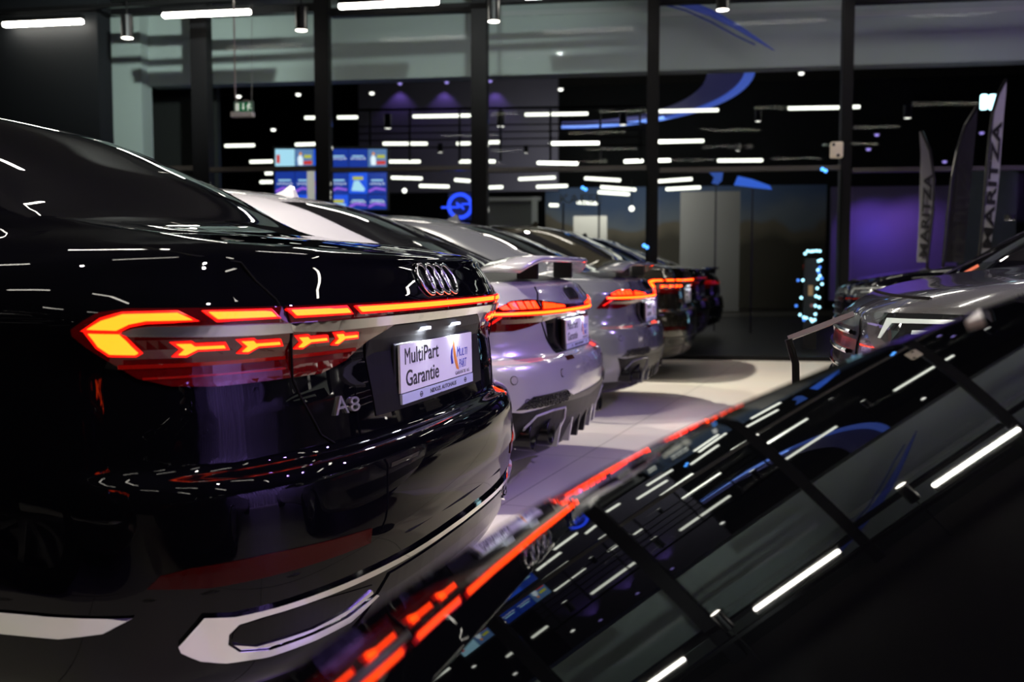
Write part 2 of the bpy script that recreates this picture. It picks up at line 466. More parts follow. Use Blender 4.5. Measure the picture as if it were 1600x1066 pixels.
# ------------------------------------------------------------------ the black saloon in front
def make_limo(full=True):
    car = empty('sedan', (0, 0, 0), '', 'car')
    sh = Shell(LIMO, bulge=.05)
    def rw(u, j, sd, c): return 17.05 < u < 18.95 and j < 16
    def sw(u, j, sd, c): return 17.3 < u < 18.9 and 24 < j < 30+25 and not 30+9 < j < 30+11
    def ws(u, j, sd, c): return 17.05 < u < 18.95 and j > 30+26+2
    def lid(u, j, sd, c): return 7.2 < u < 17.02 and j <= {True: 13}.get(u < 10.8, 14) if u < 14 else (14 <= u < 17.02 and j <= 14+int((u-14)*2.0))
    sh.emit([('rear_window', GLASS, rw), ('side_window', GLASS, lambda u, j, sd, c: sw(u, j, sd, c) and sd == 0), ('side_window', GLASS, lambda u, j, sd, c: sw(u, j, sd, c) and sd == 1),
             ('windshield', GLASS, ws), ('trunk_lid', BLACK, lid)], car, ('body', BLACK))
    W = sh.wrap; RR = sh.rear
    # shut line of the lid
    line = [(-.961, 1.053), (-.881, 1.039), (-.793, 1.027), (-.770, .993), (-.737, .959), (-.724, .931), (-.709, .907), (-.695, .806), (-.678, .769), (-.652, .727), (-.630, .690), (-.593, .668)]
    for sg in (-1, 1):
        bm = bmesh.new()
        tube(bm, [W(a*-sg, b)[0]+W(a*-sg, b)[1]*.0005 for a, b in line], .0024, 6)
        bmobj('shut_line', bm, RUBBER, car)
    # lamps
    lens = [(-1.067, .913), (-1.048, .928), (-1.026, .941), (-.983, .947), (-.875, .946), (-.730, .945), (-.718, .916), (-.712, .896), (-.702, .809), (-.850, .807), (-.923, .813), (-.973, .829), (-1.012, .859), (-1.045, .884), (-1.065, .902)]
    lensT = [(-.722, .945), (-.40, .945), (-.40, .896), (-.345, .8955), (-.449, .867), (-.533, .829), (-.620, .809), (-.698, .809), (-.704, .896)]
    s1 = [(-1.044, .913), (-1.021, .929), (-.990, .938), (-.912, .939), (-.887, .927), (-.957, .926), (-.981, .921), (-.999, .911)]
    s2 = [(-1.042, .908), (-.995, .907), (-.968, .875), (-.974, .871), (-1.011, .872), (-1.027, .885)]
    s3 = [(-.867, .939), (-.755, .938), (-.743, .928), (-.851, .927)]
    s4 = [(-.715, .938), (-.563, .938), (-.550, .928), (-.702, .928)]
    Y = lambda x: [(x-.045, .889), (x-.02, .889), (x-.014, .8845), (x+.033, .8845), (x+.037, .878), (x-.010, .878), (x-.028, .868), (x-.042, .869), (x-.032, .879)]
    chrL = [(-.995, .907), (-.977, .915), (-.953, .918), (-.861, .918), (-.715, .917), (-.709, .899), (-.770, .898), (-.876, .899), (-.982, .902)]
    for sg in (-1, 1):
        f = (lambda l: l) if sg < 0 else mir
        t = patch('taillight', f(lens), W, LENS, car, .016, .004, .012, .95)
        tl = patch('trunk_taillight', f(lensT), W, LENS, car, .016, .0035, .012, .95)
        for lp, pr in ((s1, t), (s2, t), (s3, t), (s4, tl), (Y(-.872), t), (Y(-.767), t), (Y(-.648), tl), (Y(-.545), tl)):
            rim = patch('glow_rim', grow(f(lp), .0035), W, LEDRIM, pr, .012, .0062, .001, .95)
            patch('led_strip', grow(f(lp), -.0012), W, LED, pr, .012, .0082, .001, .95)
        for z0, z1, a, b, pr in ((.846, .8535, -1.0, -.715, t), (.826, .830, -.965, -.715, t), (.846, .8535, -.70, -.50, tl)):
            patch('lit_ridge', f([(a, z0), (b, z0), (b, z1), (a, z1)]), W, LENSG, pr, .02, .0055, .001, .95)
        patch('lamp_chrome', f(chrL), W, SATIN, t, .016, .009, .001, .95)
    lb = patch('light_bar', [(-.40, .920), (.40, .920), (.40, .945), (-.40, .945)], W, LENS, car, .03, .0034, .012, .95)
    s5 = [(-.527, .938), (.527, .938), (.511, .928), (-.511, .928)]
    patch('glow_rim', grow(s5, .0035), W, LEDRIM, lb, .03, .0062, .001, .95)
    patch('led_strip', grow(s5, -.0012), W, LED, lb, .03, .0082, .001, .95)
    patch('trunk_chrome_strip', [(-.708, .901), (-.622, .8965), (-.35, .898), (.35, .898), (.622, .8965), (.708, .901), (.72, .917), (.35, .918), (-.35, .918), (-.72, .917)], W, CHROME, car, .03, .009, .002, .95)
    # plate
    patch('plate_recess', [(-.40, .892), (.40, .892), (.375, .70), (-.375, .70)], RR, mat('recess_black', (.004, .004, .0045), .45, spec=.15), car, .03, .002, .008)
    plate(car, .083, .790, 1., .02); plate_lamps(car, .066, .872)
    # emblem: four interlocked rings
    bm = bmesh.new()
    for k in range(4):
        cx = (k-1.5)*.056
        pts = []
        for i in range(33):
            a = 2*math.pi*i/32
            p, n = RR(cx+.039*math.cos(a), .991+.036*math.sin(a)); pts.append(p+n*.005)
        rings = []
        for i in range(32):
            t = (pts[(i+1) % 32]-pts[i-1]).normalized(); nn = Vector((0, -1, .15)).normalized(); b = t.cross(nn)
            rings.append([bm.verts.new(pts[i]+b*.0052*math.cos(q)+nn*.004*math.sin(q)) for q in [2*math.pi*w/8 for w in range(8)]])
        for i in range(32):
            A, B = rings[i], rings[(i+1) % 32]
            for w in range(8): bm.faces.new((A[w], A[(w+1) % 8], B[(w+1) % 8], B[w]))
    bmesh.ops.recalc_face_normals(bm, faces=bm.faces)
    bmobj('ring_emblem', bm, CHROME, car, smooth=True)
    V, F = merge2d([text_fit('A', -.532, .722, .046, .037), text_fit('8', -.480, .722, .036, .030)])
    flat2d('model_badge', V, F, lambda a, b: RR(a, b), SATIN, car, .006)
    V, F = text_fit('L55 TFSI', .42, .727, .13, .018)
    flat2d('engine_badge', V, F, lambda a, b: RR(a, b), CHROME, car, .004)
    # bumper
    refl = [(-.965, .476), (-.946, .497), (-.901, .506), (-.780, .508), (-.534, .493), (-.537, .464), (-.731, .466), (-.873, .467)]
    trim = [(-.885, .417), (-.838, .408), (-.768, .406), (-.685, .406), (-.532, .404), (-.346, .400), (0, .399), (0, .386), (-.344, .388), (-.530, .391), (-.684, .394), (-.792, .395), (-.832, .392), (-.848, .377), (-.849, .358), (-.830, .338), (-.777, .325), (-.685, .324), (-.597, .327), (-.507, .345), (-.496, .339), (-.585, .313), (-.680, .309), (-.776, .311), (-.850, .322), (-.890, .336), (-.919, .358), (-.922, .370)]
    outl = [(-.838, .374), (-.828, .385), (-.780, .388), (-.676, .387), (-.515, .366), (-.53, .345), (-.601, .335), (-.69, .332), (-.778, .333), (-.822, .343), (-.84, .361)]
    ledge = [(-.838, .352), (-.800, .337), (-.686, .333), (-.590, .340), (-.520, .357), (-.514, .348), (-.597, .328), (-.685, .325), (-.776, .326), (-.826, .339)]
    for sg in (-1, 1):
        f = (lambda l: l) if sg < 0 else mir
        patch('bumper_reflector', f(refl), W, REDREF, car, .02, .003, .008, .95)
        tr = patch('exhaust_trim', f(trim), W, CHROME, car, .012, .010, .012, .95)
        patch('exhaust_outlet', f(outl), W, GLOSSDARK, tr, .02, .002, .004, .95)
        patch('outlet_lip', f(ledge), W, CHROME, tr, .02, .006, .004, .95)
    patch('diffuser', [(-.56, .285), (-.45, .372), (.45, .372), (.56, .285), (.5, .235), (-.5, .235)], W, GLOSSDARK, car, .04, .004, .01, .95)
    for sg in (-1, 1):
        f = (lambda l: l) if sg < 0 else mir
        patch('sill_trim', f([(-.985, .427), (-1.10, .423), (-1.30, .419), (-1.80, .416), (-1.80, .377), (-1.30, .379), (-1.10, .383), (-1.03, .398)]), W, CHROME, car, .03, .006, .01, .95)
    bm = bmesh.new()
    for sg in (-1, 1): tube(bm, [W(sg*a, b)[0] for a, b in ((1.205, .443), (.965, .455), (.873, .458), (.731, .455), (.37, .447), (0, .446))], .003, 6)
    bmobj('bumper_seam', bm, RUBBER, car)
    fin(car, sh, 1.62, BLACK)
    common(car, sh, 5.17, (1.12, 4.12))
    return car

# ------------------------------------------------------------------ the sportback coupes with raised spoilers
def make_coupe(paint, label, group):
    car = empty('coupe', (0, 0, 0), label, 'car', group)
    sh = Shell(COUPE, bulge=.05)
    def rw(u, j, sd, c): return 16.05 < u < 18.35 and j < 14
    def sw(u, j, sd, c): return 16.4 < u < 18.9 and 26 < j < 30+25
    def ws(u, j, sd, c): return 16.05 < u < 18.95 and j > 30+26+2
    def roof(u, j, sd, c): return 19.0 < u and j < 30+26+12
    def low(u, j, sd, c): return u < 1.9
    sh.emit([('rear_window', GLASS, rw), ('side_window', GLASS, lambda u, j, sd, c: sw(u, j, sd, c) and sd == 0), ('side_window', GLASS, lambda u, j, sd, c: sw(u, j, sd, c) and sd == 1),
             ('windshield', GLASS, ws), ('diffuser', GLOSSDARK, low),
             ('spoiler_well', DARK, lambda u, j, sd, c: 14.2 < u < 15.6 and j < 16)], car, ('body', paint))
    W = sh.wrap; RR = sh.rear
    lens = [(-.985, .765), (-.93, .825), (-.88, .860), (-.80, .886), (-.70, .891), (-.605, .886), (-.590, .835), (-.575, .790), (-.68, .775), (-.80, .762)]
    lensT = [(-.598, .886), (-.29, .863), (0, .856), (.29, .863), (.598, .886), (.585, .835), (.568, .790), (.41, .805), (0, .815), (-.41, .805), (-.568, .790), (-.585, .835)]
    bar = [(-.905, .838), (-.59, .838), (-.59, .8275), (-.905, .829)]
    cell0 = [(-.875, .850), (-.85, .868), (-.818, .881), (-.79, .885), (-.640, .880), (-.628, .848)]
    for sg in (-1, 1):
        f = (lambda l: l) if sg < 0 else mir
        t = patch('taillight', f(lens), W, LENS, car, .02, .004, .012, .9)
        patch('glow_rim', grow(f(bar), .004), W, LEDRIM, t, .03, .0062, .001, .9)
        patch('led_strip', f(bar), W, LED, t, .03, .0082, .001, .9)
        patch('lit_lens', f(cell0), W, LENSG, t, .02, .0055, .001, .9)
        for k in range(5):
            a0 = -.868+k*.0485; a1 = a0+.040
            zt = lambda a: .862+min(1, max(0, (a+.868)/.07))*.0185
            patch('led_cell', f([(a0+.012, .8515), (a1+.012, .8515), (a1-.008, zt(a1-.01)), (a0-.002, zt(a0))]), W, LEDO, t, .03, .0075, .001, .9)
        patch('lit_edge', f([(-.94, .785), (-.93, .782), (-.86, .821), (-.875, .822)]), W, LEDRIM, t, .03, .006, .001, .9)
    tb = patch('light_bar', lensT, W, LENS, car, .03, .0035, .012, .9)
    b2 = [(-.585, .838), (.585, .838), (.585, .8275), (-.585, .8275)]
    patch('glow_rim', grow(b2, .004), W, LEDRIM, tb, .03, .0062, .001, .9)
    patch('led_strip', b2, W, LED, tb, .03, .0082, .001, .9)
    for sg in (-1, 1):
        f = (lambda l: l) if sg < 0 else mir
        patch('led_cell', f([(-.575, .848), (-.57, .874), (-.44, .866), (-.435, .848)]), W, LEDO, tb, .03, .0075, .001, .9)
        patch('led_cell', f([(-.425, .848), (-.43, .865), (-.30, .857), (-.285, .848)]), W, LEDO, tb, .03, .0075, .001, .9)
    # recess, plate
    patch('plate_recess', [(-.46, .80), (.46, .80), (.40, .645), (-.40, .645)], RR, GLOSSDARK, car, .03, .002, .01)
    plate(car, .077, .732, 1., .02, False); plate_lamps(car, .062, .806)
    # shut lines, emblem patch, fuel of the bumper: parking sensors and reflectors
    for sg in (-1, 1):
        bm = bmesh.new(); tube(bm, [W(sg*a, b)[0]+W(sg*a, b)[1]*.0005 for a, b in ((.56, .943), (.565, .915), (.605, .886), (.59, .836), (.57, .79), (.50, .70), (.46, .655))], .004, 6)
        bmobj('shut_line', bm, RUBBER, car)
        for a in (.50, .84):
            bm = bmesh.new(); p, n = W(sg*a, .565)
            cyl(bm, p-n*.004, p+n*.003, .016, seg=16); bmobj('parking_sensor', bm, paint, car)
            o = bmesh.new(); cyl(o, p-n*.004, p+n*.0015, .019, seg=16); bmobj('sensor_ring', o, RUBBER, car)
    V, F = merge2d([([(c+.035*math.cos(2*math.pi*i/24)*q, .905+.030*math.sin(2*math.pi*i/24)*q) for i in range(24) for q in (1, .80)], [(2*i, 2*i+1, (2*i+3) % 48, (2*i+2) % 48) for i in range(24)]) for c in (-.075, -.025, .025, .075)])
    flat2d('ring_emblem', V, F, lambda a, b: RR(a, b), GLOSSDARK, car, .006)
    # lower bumper
    dif = [(-.86, .435), (-.80, .425), (-.66, .432), (-.50, .437), (0, .415), (.50, .437), (.66, .432), (.80, .425), (.86, .435), (.80, .29), (.60, .215), (-.60, .215), (-.80, .29)]
    patch('bumper_insert', dif, W, mat('insert_black', (.003, .003, .0035), .4, spec=.15), car, .04, .004, .01, .9)
    gr = [(-.83, .440), (-.79, .468), (-.74, .489), (-.47, .489), (-.41, .466), (-.36, .452), (0, .447), (.36, .452), (.41, .466), (.47, .489), (.74, .489), (.79, .468), (.83, .440), (.50, .437), (0, .415), (-.50, .437)]
    g = patch('bumper_grille', gr, W, DARK, car, .03, .004, .01, .9)
    for sg in (-1, 1):
        bm = bmesh.new()
        for i in range(9):
            for k in range(3):
                a = sg*(.78-i*.040-(k % 2)*.02); z = .447+k*.014
                p, n = W(a, z); rr = .0105
                q = [p+n*.005+Vector((n.y*-1, n.x, 0)).normalized()*rr*1.4*math.cos(w*math.pi/3)+Vector((0, 0, 1))*rr*.7*math.sin(w*math.pi/3) for w in range(7)]
                tube(bm, q, .0018, 4)
        bmobj('grille_mesh', bm, GLOSSDARK, g)
    # fins of the diffuser and twin tail pipes
    for xx in (-.42, -.24, -.08, .08, .24, .42):
        bm = bmesh.new()
        p, n = RR(xx, .35)
        V = [(xx-.010, p.y-.012, .425), (xx+.010, p.y-.012, .425), (xx+.012, p.y+.02, .225), (xx-.012, p.y+.02, .225), (xx-.010, p.y+.09, .425), (xx+.010, p.y+.09, .425), (xx+.012, p.y+.12, .225), (xx-.012, p.y+.12, .225)]
        vs = [bm.verts.new(v) for v in V]
        for q in ((0, 1, 2, 3), (4, 7, 6, 5), (0, 4, 5, 1), (1, 5, 6, 2), (2, 6, 7, 3), (3, 7, 4, 0)): bm.faces.new([vs[i] for i in q])
        bmobj('diffuser_fin', bm, DARK if abs(xx) < .1 else paint, car)
    for sg in (-1, 1):
        for xx in (.57, .71):
            p, n = RR(sg*xx, .32); rr = .066
            bm = bmesh.new(); N = 28; prof = [(rr*1.0, .10), (rr*1.0, -.022), (rr*.95, -.028), (rr*.86, -.022), (rr*.84, .14)]
            rings = [[bm.verts.new((sg*xx+q*math.cos(2*math.pi*i/N), p.y+d, .315+q*.92*math.sin(2*math.pi*i/N))) for q, d in prof] for i in range(N)]
            for i in range(N):
                for k in range(4): bm.faces.new((rings[i][k], rings[i][k+1], rings[(i+1) % N][k+1], rings[(i+1) % N][k]))
            bm.faces.new([r_[4] for r_ in rings])
            bmesh.ops.recalc_face_normals(bm, faces=bm.faces)
            bmobj('tail_pipe', bm, GLOSSDARK, car, smooth=True)
        bm = bmesh.new()
        tube(bm, [W(sg*a, b)[0]+W(sg*a, b)[1]*.006 for a, b in ((.80, .27), (.78, .36), (.72, .405), (.60, .415), (.47, .41), (.445, .36), (.455, .27))], .006, 6)
        bmobj('outlet_trim', bm, paint, car)
        patch('bumper_reflector', [(sg*a, b) for a, b in ((.28, .612), (.40, .612), (.40, .628), (.28, .628))], W, REDREF, car, .03, .003, .006, .9)
    # raised spoiler blade on two stays
    bm = bmesh.new(); secs = []
    for i in range(25):
        t = -1+2*i/24; x = t*.64
        dz = -.055*max(0, abs(t)-.72)**1.6/.28**1.6*.9; y0 = .07+.10*abs(t)**3; ch = .235-.03*t*t
        z0 = 1.062+dz
        sec = [(x, y0, z0+.006), (x, y0+.012, z0+.020), (x, y0+ch*.5, z0+.022), (x, y0+ch, z0+.004), (x, y0+ch*.5, z0-.004), (x, y0+.012, z0-.008)]
        secs.append([bm.verts.new(v) for v in sec])
    for A, B in zip(secs, secs[1:]):
        for k in range(6): bm.faces.new((A[k], A[(k+1) % 6], B[(k+1) % 6], B[k]))
    bm.faces.new(secs[0]); bm.faces.new(secs[-1][::-1]); bmesh.ops.recalc_face_normals(bm, faces=bm.faces)
    sp = bmobj('spoiler', bm, paint, car, smooth=True)
    for sg in (-1, 1):
        bm = bmesh.new(); box(bm, (sg*.36, .22, 1.02), (.022, .10, .085), None, .004)
        bmobj('spoiler_stay', bm, DARK, sp)
    fin(car, sh, 1.58, paint)
    common(car, sh, 4.97, (1.05, 3.98), .35)
    return car

# ------------------------------------------------------------------ dark cars of other rows
TALL = [  # an upright car: used for the grey one in front of the facade and for the van behind it
 (.86, .20, .4, 3.2, 4.72, .42, 2.8, .22, .22, .22, .22),
 (.92, .10, .4, 3.4, 4.80, .42, 2.8, .27, .27, .27, .27),
 (.955, .04, .4, 3.6, 4.86, .42, 2.8, .40, .40, .40, .40),
 (.965, .0, .4, 3.6, 4.885, .42, 2.8, .56, .56, .56, .54),
 (.97, .02, .4, 3.6, 4.90, .42, 2.8, .72, .72, .72, .66),
 (.97, .05, .4, 3.6, 4.90, .42, 2.8, .84, .84, .82, .75),
 (.965, .06, .4, 3.6, 4.885, .42, 2.8, .94, .94, .90, .81),
 (.955, .07, .4, 3.5, 4.86, .42, 2.8, 1.02, 1.02, .96, .85),
 (.945, .08, .4, 3.4, 4.82, .42, 2.8, 1.08, 1.08, 1.00, .878),
 (.93, .09, .4, 3.3, 4.77, .42, 2.7, 1.12, 1.12, 1.03, .90),
 (.87, .12, .4, 3.2, 4.62, .45, 2.6, 1.15, 1.15, 1.05, .935),
 (.82, .15, .4, 3.1, 4.30, .5, 2.5, 1.18, 1.18, 1.07, .985),
 (.79, .18, .4, 3.0, 3.55, .5, 2.5, 1.22, 1.22, 1.09, 1.06),
 (.73, .36, .4, 3.0, 3.05, .5, 2.6, 1.45, 1.44, 1.38, 1.36),
 (.66, .60, .4, 2.9, 2.62, .4, 2.6, 1.60, 1.59, 1.57, 1.57),
 (.50, .90, .4, 2.6, 2.42, .4, 2.4, 1.63, 1.63, 1.62, 1.63),
 (.02, 1.4, .02, 2, 1.5, .02, 2, 1.645, 1.645, 1.645, 1.645)]
HEADL = mat('headlamp_glass', (.02, .022, .025), .02, coat=1.)
DRL = mat('daytime_light_guide', (.75, .85, .82), .25, emit=(.75, .95, .9), strength=.16)
ORANGE = mat('orange_reflection_glow', (.55, .10, .03), .4, emit=(1, .18, .05), strength=.18)  # self-lit colour for the orange reflection on the van

SHELLS = {}
def make_tall(paint, name, label, group=None, rows=TALL, k=1.):
    car = empty(name, (0, 0, 0), label, 'car', group)
    sh = Shell(rows, bulge=.04, fbulge=.12)
    NB = 30+26
    sh.emit([('windshield', GLASS, lambda u, j, sd, c: 12.05 < u < 13.95 and j > NB+2),
             ('rear_window', GLASS, lambda u, j, sd, c: 12.05 < u < 13.95 and j < 20),
             ('side_window', GLASS, lambda u, j, sd, c: 12.1 < u < 13.9 and 24 < j < NB-2 and sd == 0),
             ('side_window', GLASS, lambda u, j, sd, c: 12.1 < u < 13.9 and 24 < j < NB-2 and sd == 1),
             ('hood', paint, lambda u, j, sd, c: 9.0 < u < 12.0 and j > NB)], car, ('body', paint))
    def wf(th, z):
        d = Vector((math.sin(th), math.cos(th), 0)); h = sh.bvh.ray_cast(Vector((0, 4.0, z))+d*3, -d)
        return (h[0], h[1] if h[1].dot(d) > 0 else -h[1]) if h[0] else (Vector((0, 4, z)), d)
    for sg in (-1, 1):
        h = patch('headlight', [(sg*a, b) for a, b in ((.62, .862), (.80, .868), (1.0, .872), (1.22, .876), (1.26, .86), (1.15, .815), (.95, .785), (.72, .785), (.62, .81))], wf, HEADL, car, .025, .005, .012, .95)
        patch('light_guide', [(sg*a, b) for a, b in ((.66, .850), (.95, .859), (1.18, .866), (1.19, .859), (.95, .850), (.70, .840), (.665, .80), (.65, .80))], wf, DRL, h, .03, .0065, .001, .95)
        patch('light_guide', [(sg*a, b) for a, b in ((.80, .828), (1.04, .842), (1.02, .832), (.80, .818))], wf, DRL, h, .03, .0065, .001, .95)
    g = patch('grille', [(-.50, .80), (-.42, .845), (.42, .845), (.50, .80), (.46, .60), (.36, .47), (-.36, .47), (-.46, .60)], wf, GLOSSDARK, car, .03, .005, .015, .95)
    bm = bmesh.new()
    for i in range(7):
        z = .50+i*.05
        tube(bm, [wf(a, z)[0]+wf(a, z)[1]*.010 for a in [-.42+.06*q for q in range(15)]], .007, 6)
    bmobj('grille_bars', bm, CHROME, g)
    patch('lower_intake', [(-.85, .40), (.85, .40), (.78, .30), (-.78, .30)], wf, DARK, car, .05, .004, .01, .95)
    def pf(a, b): p, n = wf(a/.9, b); return p+n*.02, n
    flat2d('license_plate', [(-.26, .49), (.26, .49), (.26, .60), (-.26, .60)], [(0, 1, 2, 3)], pf, PLATE, car, .004)
    for sg in (-1, 1):
        bm = bmesh.new(); box(bm, (sg*1.04, 3.25, 1.13), (.20, .10, .13), None, .03); bmobj('side_mirror', bm, paint, car)
    bm = bmesh.new()
    tube(bm, [sh.front(x, .905)[0] for x in [-.7+.1*i for i in range(15)]], .005, 6); bmobj('shut_line', bm, RUBBER, car)
    common(car, sh, 4.9, (.95, 3.95), .37, .955)
    SHELLS[name] = sh
    return car

# ------------------------------------------------------------------ the black car right under the lens
NEAR_LOC = Vector((.15, -4.70, 0))
HN = Vector((0, .355, .935)).normalized()
HP = Vector((0, 0, CAMH))-HN*.12
def hood_plane(x, y): return HP.z-HN.y*(y-HP.y)/HN.z-.035*((x-.85)**2-.7225)
NEAR = [list(r) for r in LIMO]
def _nr():
    z = [.20, .235, .28, .33, .38, .43, .47, .50, .53, .56, .59, .61, .63, .645, .66, .68, .70, 1.03]
    wd = {12: .995, 13: .995, 14: .99, 15: .98, 16: .96, 17: .83}; yf = {12: 5.0, 13: 4.995, 14: 4.985, 15: 4.97, 16: 4.945, 17: 3.75}
    for i in range(18):
        r = NEAR[i]; r[10] = z[i]; r[5] = .72; r[6] = 2.75
        if i in wd: r[0] = wd[i]
        if i in yf: r[4] = yf[i]
        if i < 12: r[4] = 5.02+min(i, 4)*.01
    for i in (18, 19, 20, 21, 22):
        for k in (7, 8, 9, 10): NEAR[i][k] += .28
    NEAR[17][10] = 1.2
    for i in range(14, 18):
        for k in (7, 8): NEAR[i][k] += .12
        NEAR[i][9] += .10
_nr()
EDGE = [(12.0, .22), (13.0, .12), (14.0, .045), (14.5, .022), (15.0, .0095), (15.5, .0025), (16.0, .0), (18, .0)]
def near_post(u, p):
    if p.y < 3.0 or u < 12.0 or u > 17.3: return p
    w = min(1, max(0, (p.y-3.0)/.7)); w = w*w*(3-2*w)
    for (a, da), (b, db) in zip(EDGE, EDGE[1:]):
        if a <= u <= b:
            t = (u-a)/(b-a); d = da+(db-da)*t; break
    zz = hood_plane(p.x+NEAR_LOC.x, p.y+NEAR_LOC.y)-d
    return Vector((p.x, p.y, p.z+(zz-p.z)*w))
def make_near():
    car = empty('sedan', NEAR_LOC, 'black car under the lens, sloping polished hood mirroring the ceiling lights', 'car')
    sh = Shell(NEAR, bulge=.05, fbulge=.05, post=near_post)
    NB = 56
    sh.emit([('windshield', GLASS, lambda u, j, sd, c: 17.3 < u < 18.95 and j > NB+2),
             ('rear_window', GLASS, lambda u, j, sd, c: 17.05 < u < 18.95 and j < 22),
             ('side_window', GLASS, lambda u, j, sd, c: 17.3 < u < 18.9 and 24 < j < 55 and sd == 0),
             ('side_window', GLASS, lambda u, j, sd, c: 17.3 < u < 18.9 and 24 < j < 55 and sd == 1),
             ('hood', BLACK, lambda u, j, sd, c: 12.0 < u < 17.3 and c.y > 3.55)], car, ('body', BLACK))
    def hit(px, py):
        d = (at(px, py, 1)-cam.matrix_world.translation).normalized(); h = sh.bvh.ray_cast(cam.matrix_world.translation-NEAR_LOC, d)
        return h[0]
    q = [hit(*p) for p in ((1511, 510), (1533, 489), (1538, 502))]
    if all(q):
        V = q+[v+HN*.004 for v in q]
        meshobj('white_triangle', V, [(0, 1, 2), (5, 4, 3), (0, 3, 4, 1), (1, 4, 5, 2), (2, 5, 3, 0)], mat('triangle_white', (.85, .83, .82), .5), car, False)['label'] = 'small white triangle'  # plain white triangle lying on the hood's edge
    common(car, sh, 5.0, (1.1, 4.0), .34)
    return car

# ------------------------------------------------------------------ the cars in place
limo = make_limo(); limo.location = (2.345, .78, 0)
tag(limo, 'black saloon nearest the camera, rear light bar lit, four rings on its lid', 'car', 'cars parked in the row')
silver = noise_paint('pearl_silver_paint', (.43, .42, .45), (.49, .48, .51), .22, .25, 1.)
grey = noise_paint('nardo_grey_paint', (.105, .110, .120), (.125, .130, .140), .2, .1, 1.)
umber = noise_paint('dark_umber_paint', (.030, .028, .022), (.05, .046, .036), .12, .6, 1.)
coupe = make_coupe(silver, 'silver white fastback with raised spoiler and lit rear lamps behind the black saloon', 'cars parked in the row')
coupe.location = (4.75, .94, 0)
def repaint(car, a, b):
    for o in car.children_recursive:
        if o.type == 'MESH' and o.data.materials and o.data.materials[0] == a:
            o.data = o.data.copy(); o.data.materials[0] = b
c3 = copy_tree(coupe); c3.location = (7.45, .95, 0); repaint(c3, silver, grey)
tag(c3, 'plain grey fastback with raised spoiler between the silver one and the dark saloon', 'car', 'cars parked in the row')
c4 = copy_tree(limo); c4.location = (10.05, .93, 0); repaint(c4, BLACK, umber); repaint(c4, CHROME, DARK); repaint(c4, SATIN, DARK)
tag(c4, 'dark umber saloon last in the row before the glass front', 'car', 'cars parked in the row')
def reflected_copy(src, loc, label):
    c = copy_tree(src); c.location = loc; tag(c, label, 'car', 'dark cars beyond the glass'); return c  # cars reflected in the glass, built as dark copies behind it
reflected_copy(limo, (13.2, 1.05, 0), 'reflected saloon built as a dark car with red light bar just beyond the glass front')
reflected_copy(coupe, (16.0, 1.05, 0), 'reflected fastback built as a dark car with red lamps second beyond the glass front')
BEHIND = [o for o in S.objects if o.get('group') == 'dark cars beyond the glass']
dimmed = noise_paint('reflected_car_paint', (.02, .022, .026), (.03, .033, .04), .15, .3, 1.)  # darkened paint, standing in for the weak reflection
for o in BEHIND: repaint(o, silver, dimmed)
DIM = mat('reflected_led', (.2, .01, .005), .3, emit=(1, .012, .01), strength=.30); DIMR = mat('reflected_lens', (.05, .002, .002), .3)  # dimmed lamp colours stand in for the fainter mirror image
for o in BEHIND:
    repaint(o, BLACK, dimmed)
    for m_ in (LED, LEDO): repaint(o, m_, DIM)
    for m_ in (LEDRIM, LENSG): repaint(o, m_, DIMR)
    repaint(o, PLATE, DARK); repaint(o, LAMPW, DARK)
    for q in list(o.children_recursive):
        if q.type == 'LIGHT': bpy.data.objects.remove(q)
side = copy_tree(limo); side.location = (-.36, .80, 0)
tag(side, 'black saloon parked left of the camera, mirrored in the flank of the next one', 'car', 'cars parked in the row')
near = make_near()
mauve = noise_paint('warm_grey_paint', (.20, .20, .215), (.27, .27, .285), .16, .5, 1.)
suv = make_tall(mauve, 'suv', 'grey car with slim headlight showing its nose beside the mirror-like hood')
suv.location = (3.45, -5.04, 0); suv.scale = (1, 1, 1.04)
BOX = [list(r) for r in TALL]
for i, (yf, zf) in {9: (4.86, .90), 10: (4.80, .95), 11: (4.72, 1.0), 12: (4.62, 1.06), 13: (4.10, 1.36), 14: (3.45, 1.62), 15: (2.9, 1.72), 16: (1.5, 1.74)}.items(): BOX[i][4] = yf; BOX[i][10] = zf
van = make_tall(BLACK, 'van', '', rows=BOX); van.location = (5.9, -5.54, 0)
tag(van, 'black one-box car whose windscreen rises behind the grey nose', 'car')
dk = copy_tree(suv); dk.name = 'suv'; dk.location = (8.75, -5.25, 0); repaint(dk, mauve, BLACK)
UNLIT = mat('unlit_light_guide', (.10, .11, .11), .2)
repaint(van, DRL, DARK); repaint(dk, DRL, UNLIT); repaint(van, CHROME, DARK); repaint(van, PLATE, DARK)
tag(dk, 'black car in front of the purple lit wall', 'car')

# ------------------------------------------------------------------ the showroom
TH = math.atan2(.992, -.124)                      # direction along the glass front
FD = Vector((-.124, .992, 0))                     # (towards the left of the picture)
FN = Vector((.992, .124, 0))                      # out through the glass
RZ = math.atan2(FD.y, FD.x)-math.pi/2
def fd(px, d0): return d0/(1+.15*(px-745)/FPX)    # how far ahead a plane parallel to the glass is, at a column
def fp(px, py, d0): return at(px, py, fd(px, d0))
ROTF = Matrix.Rotation(RZ, 3, 'Z')

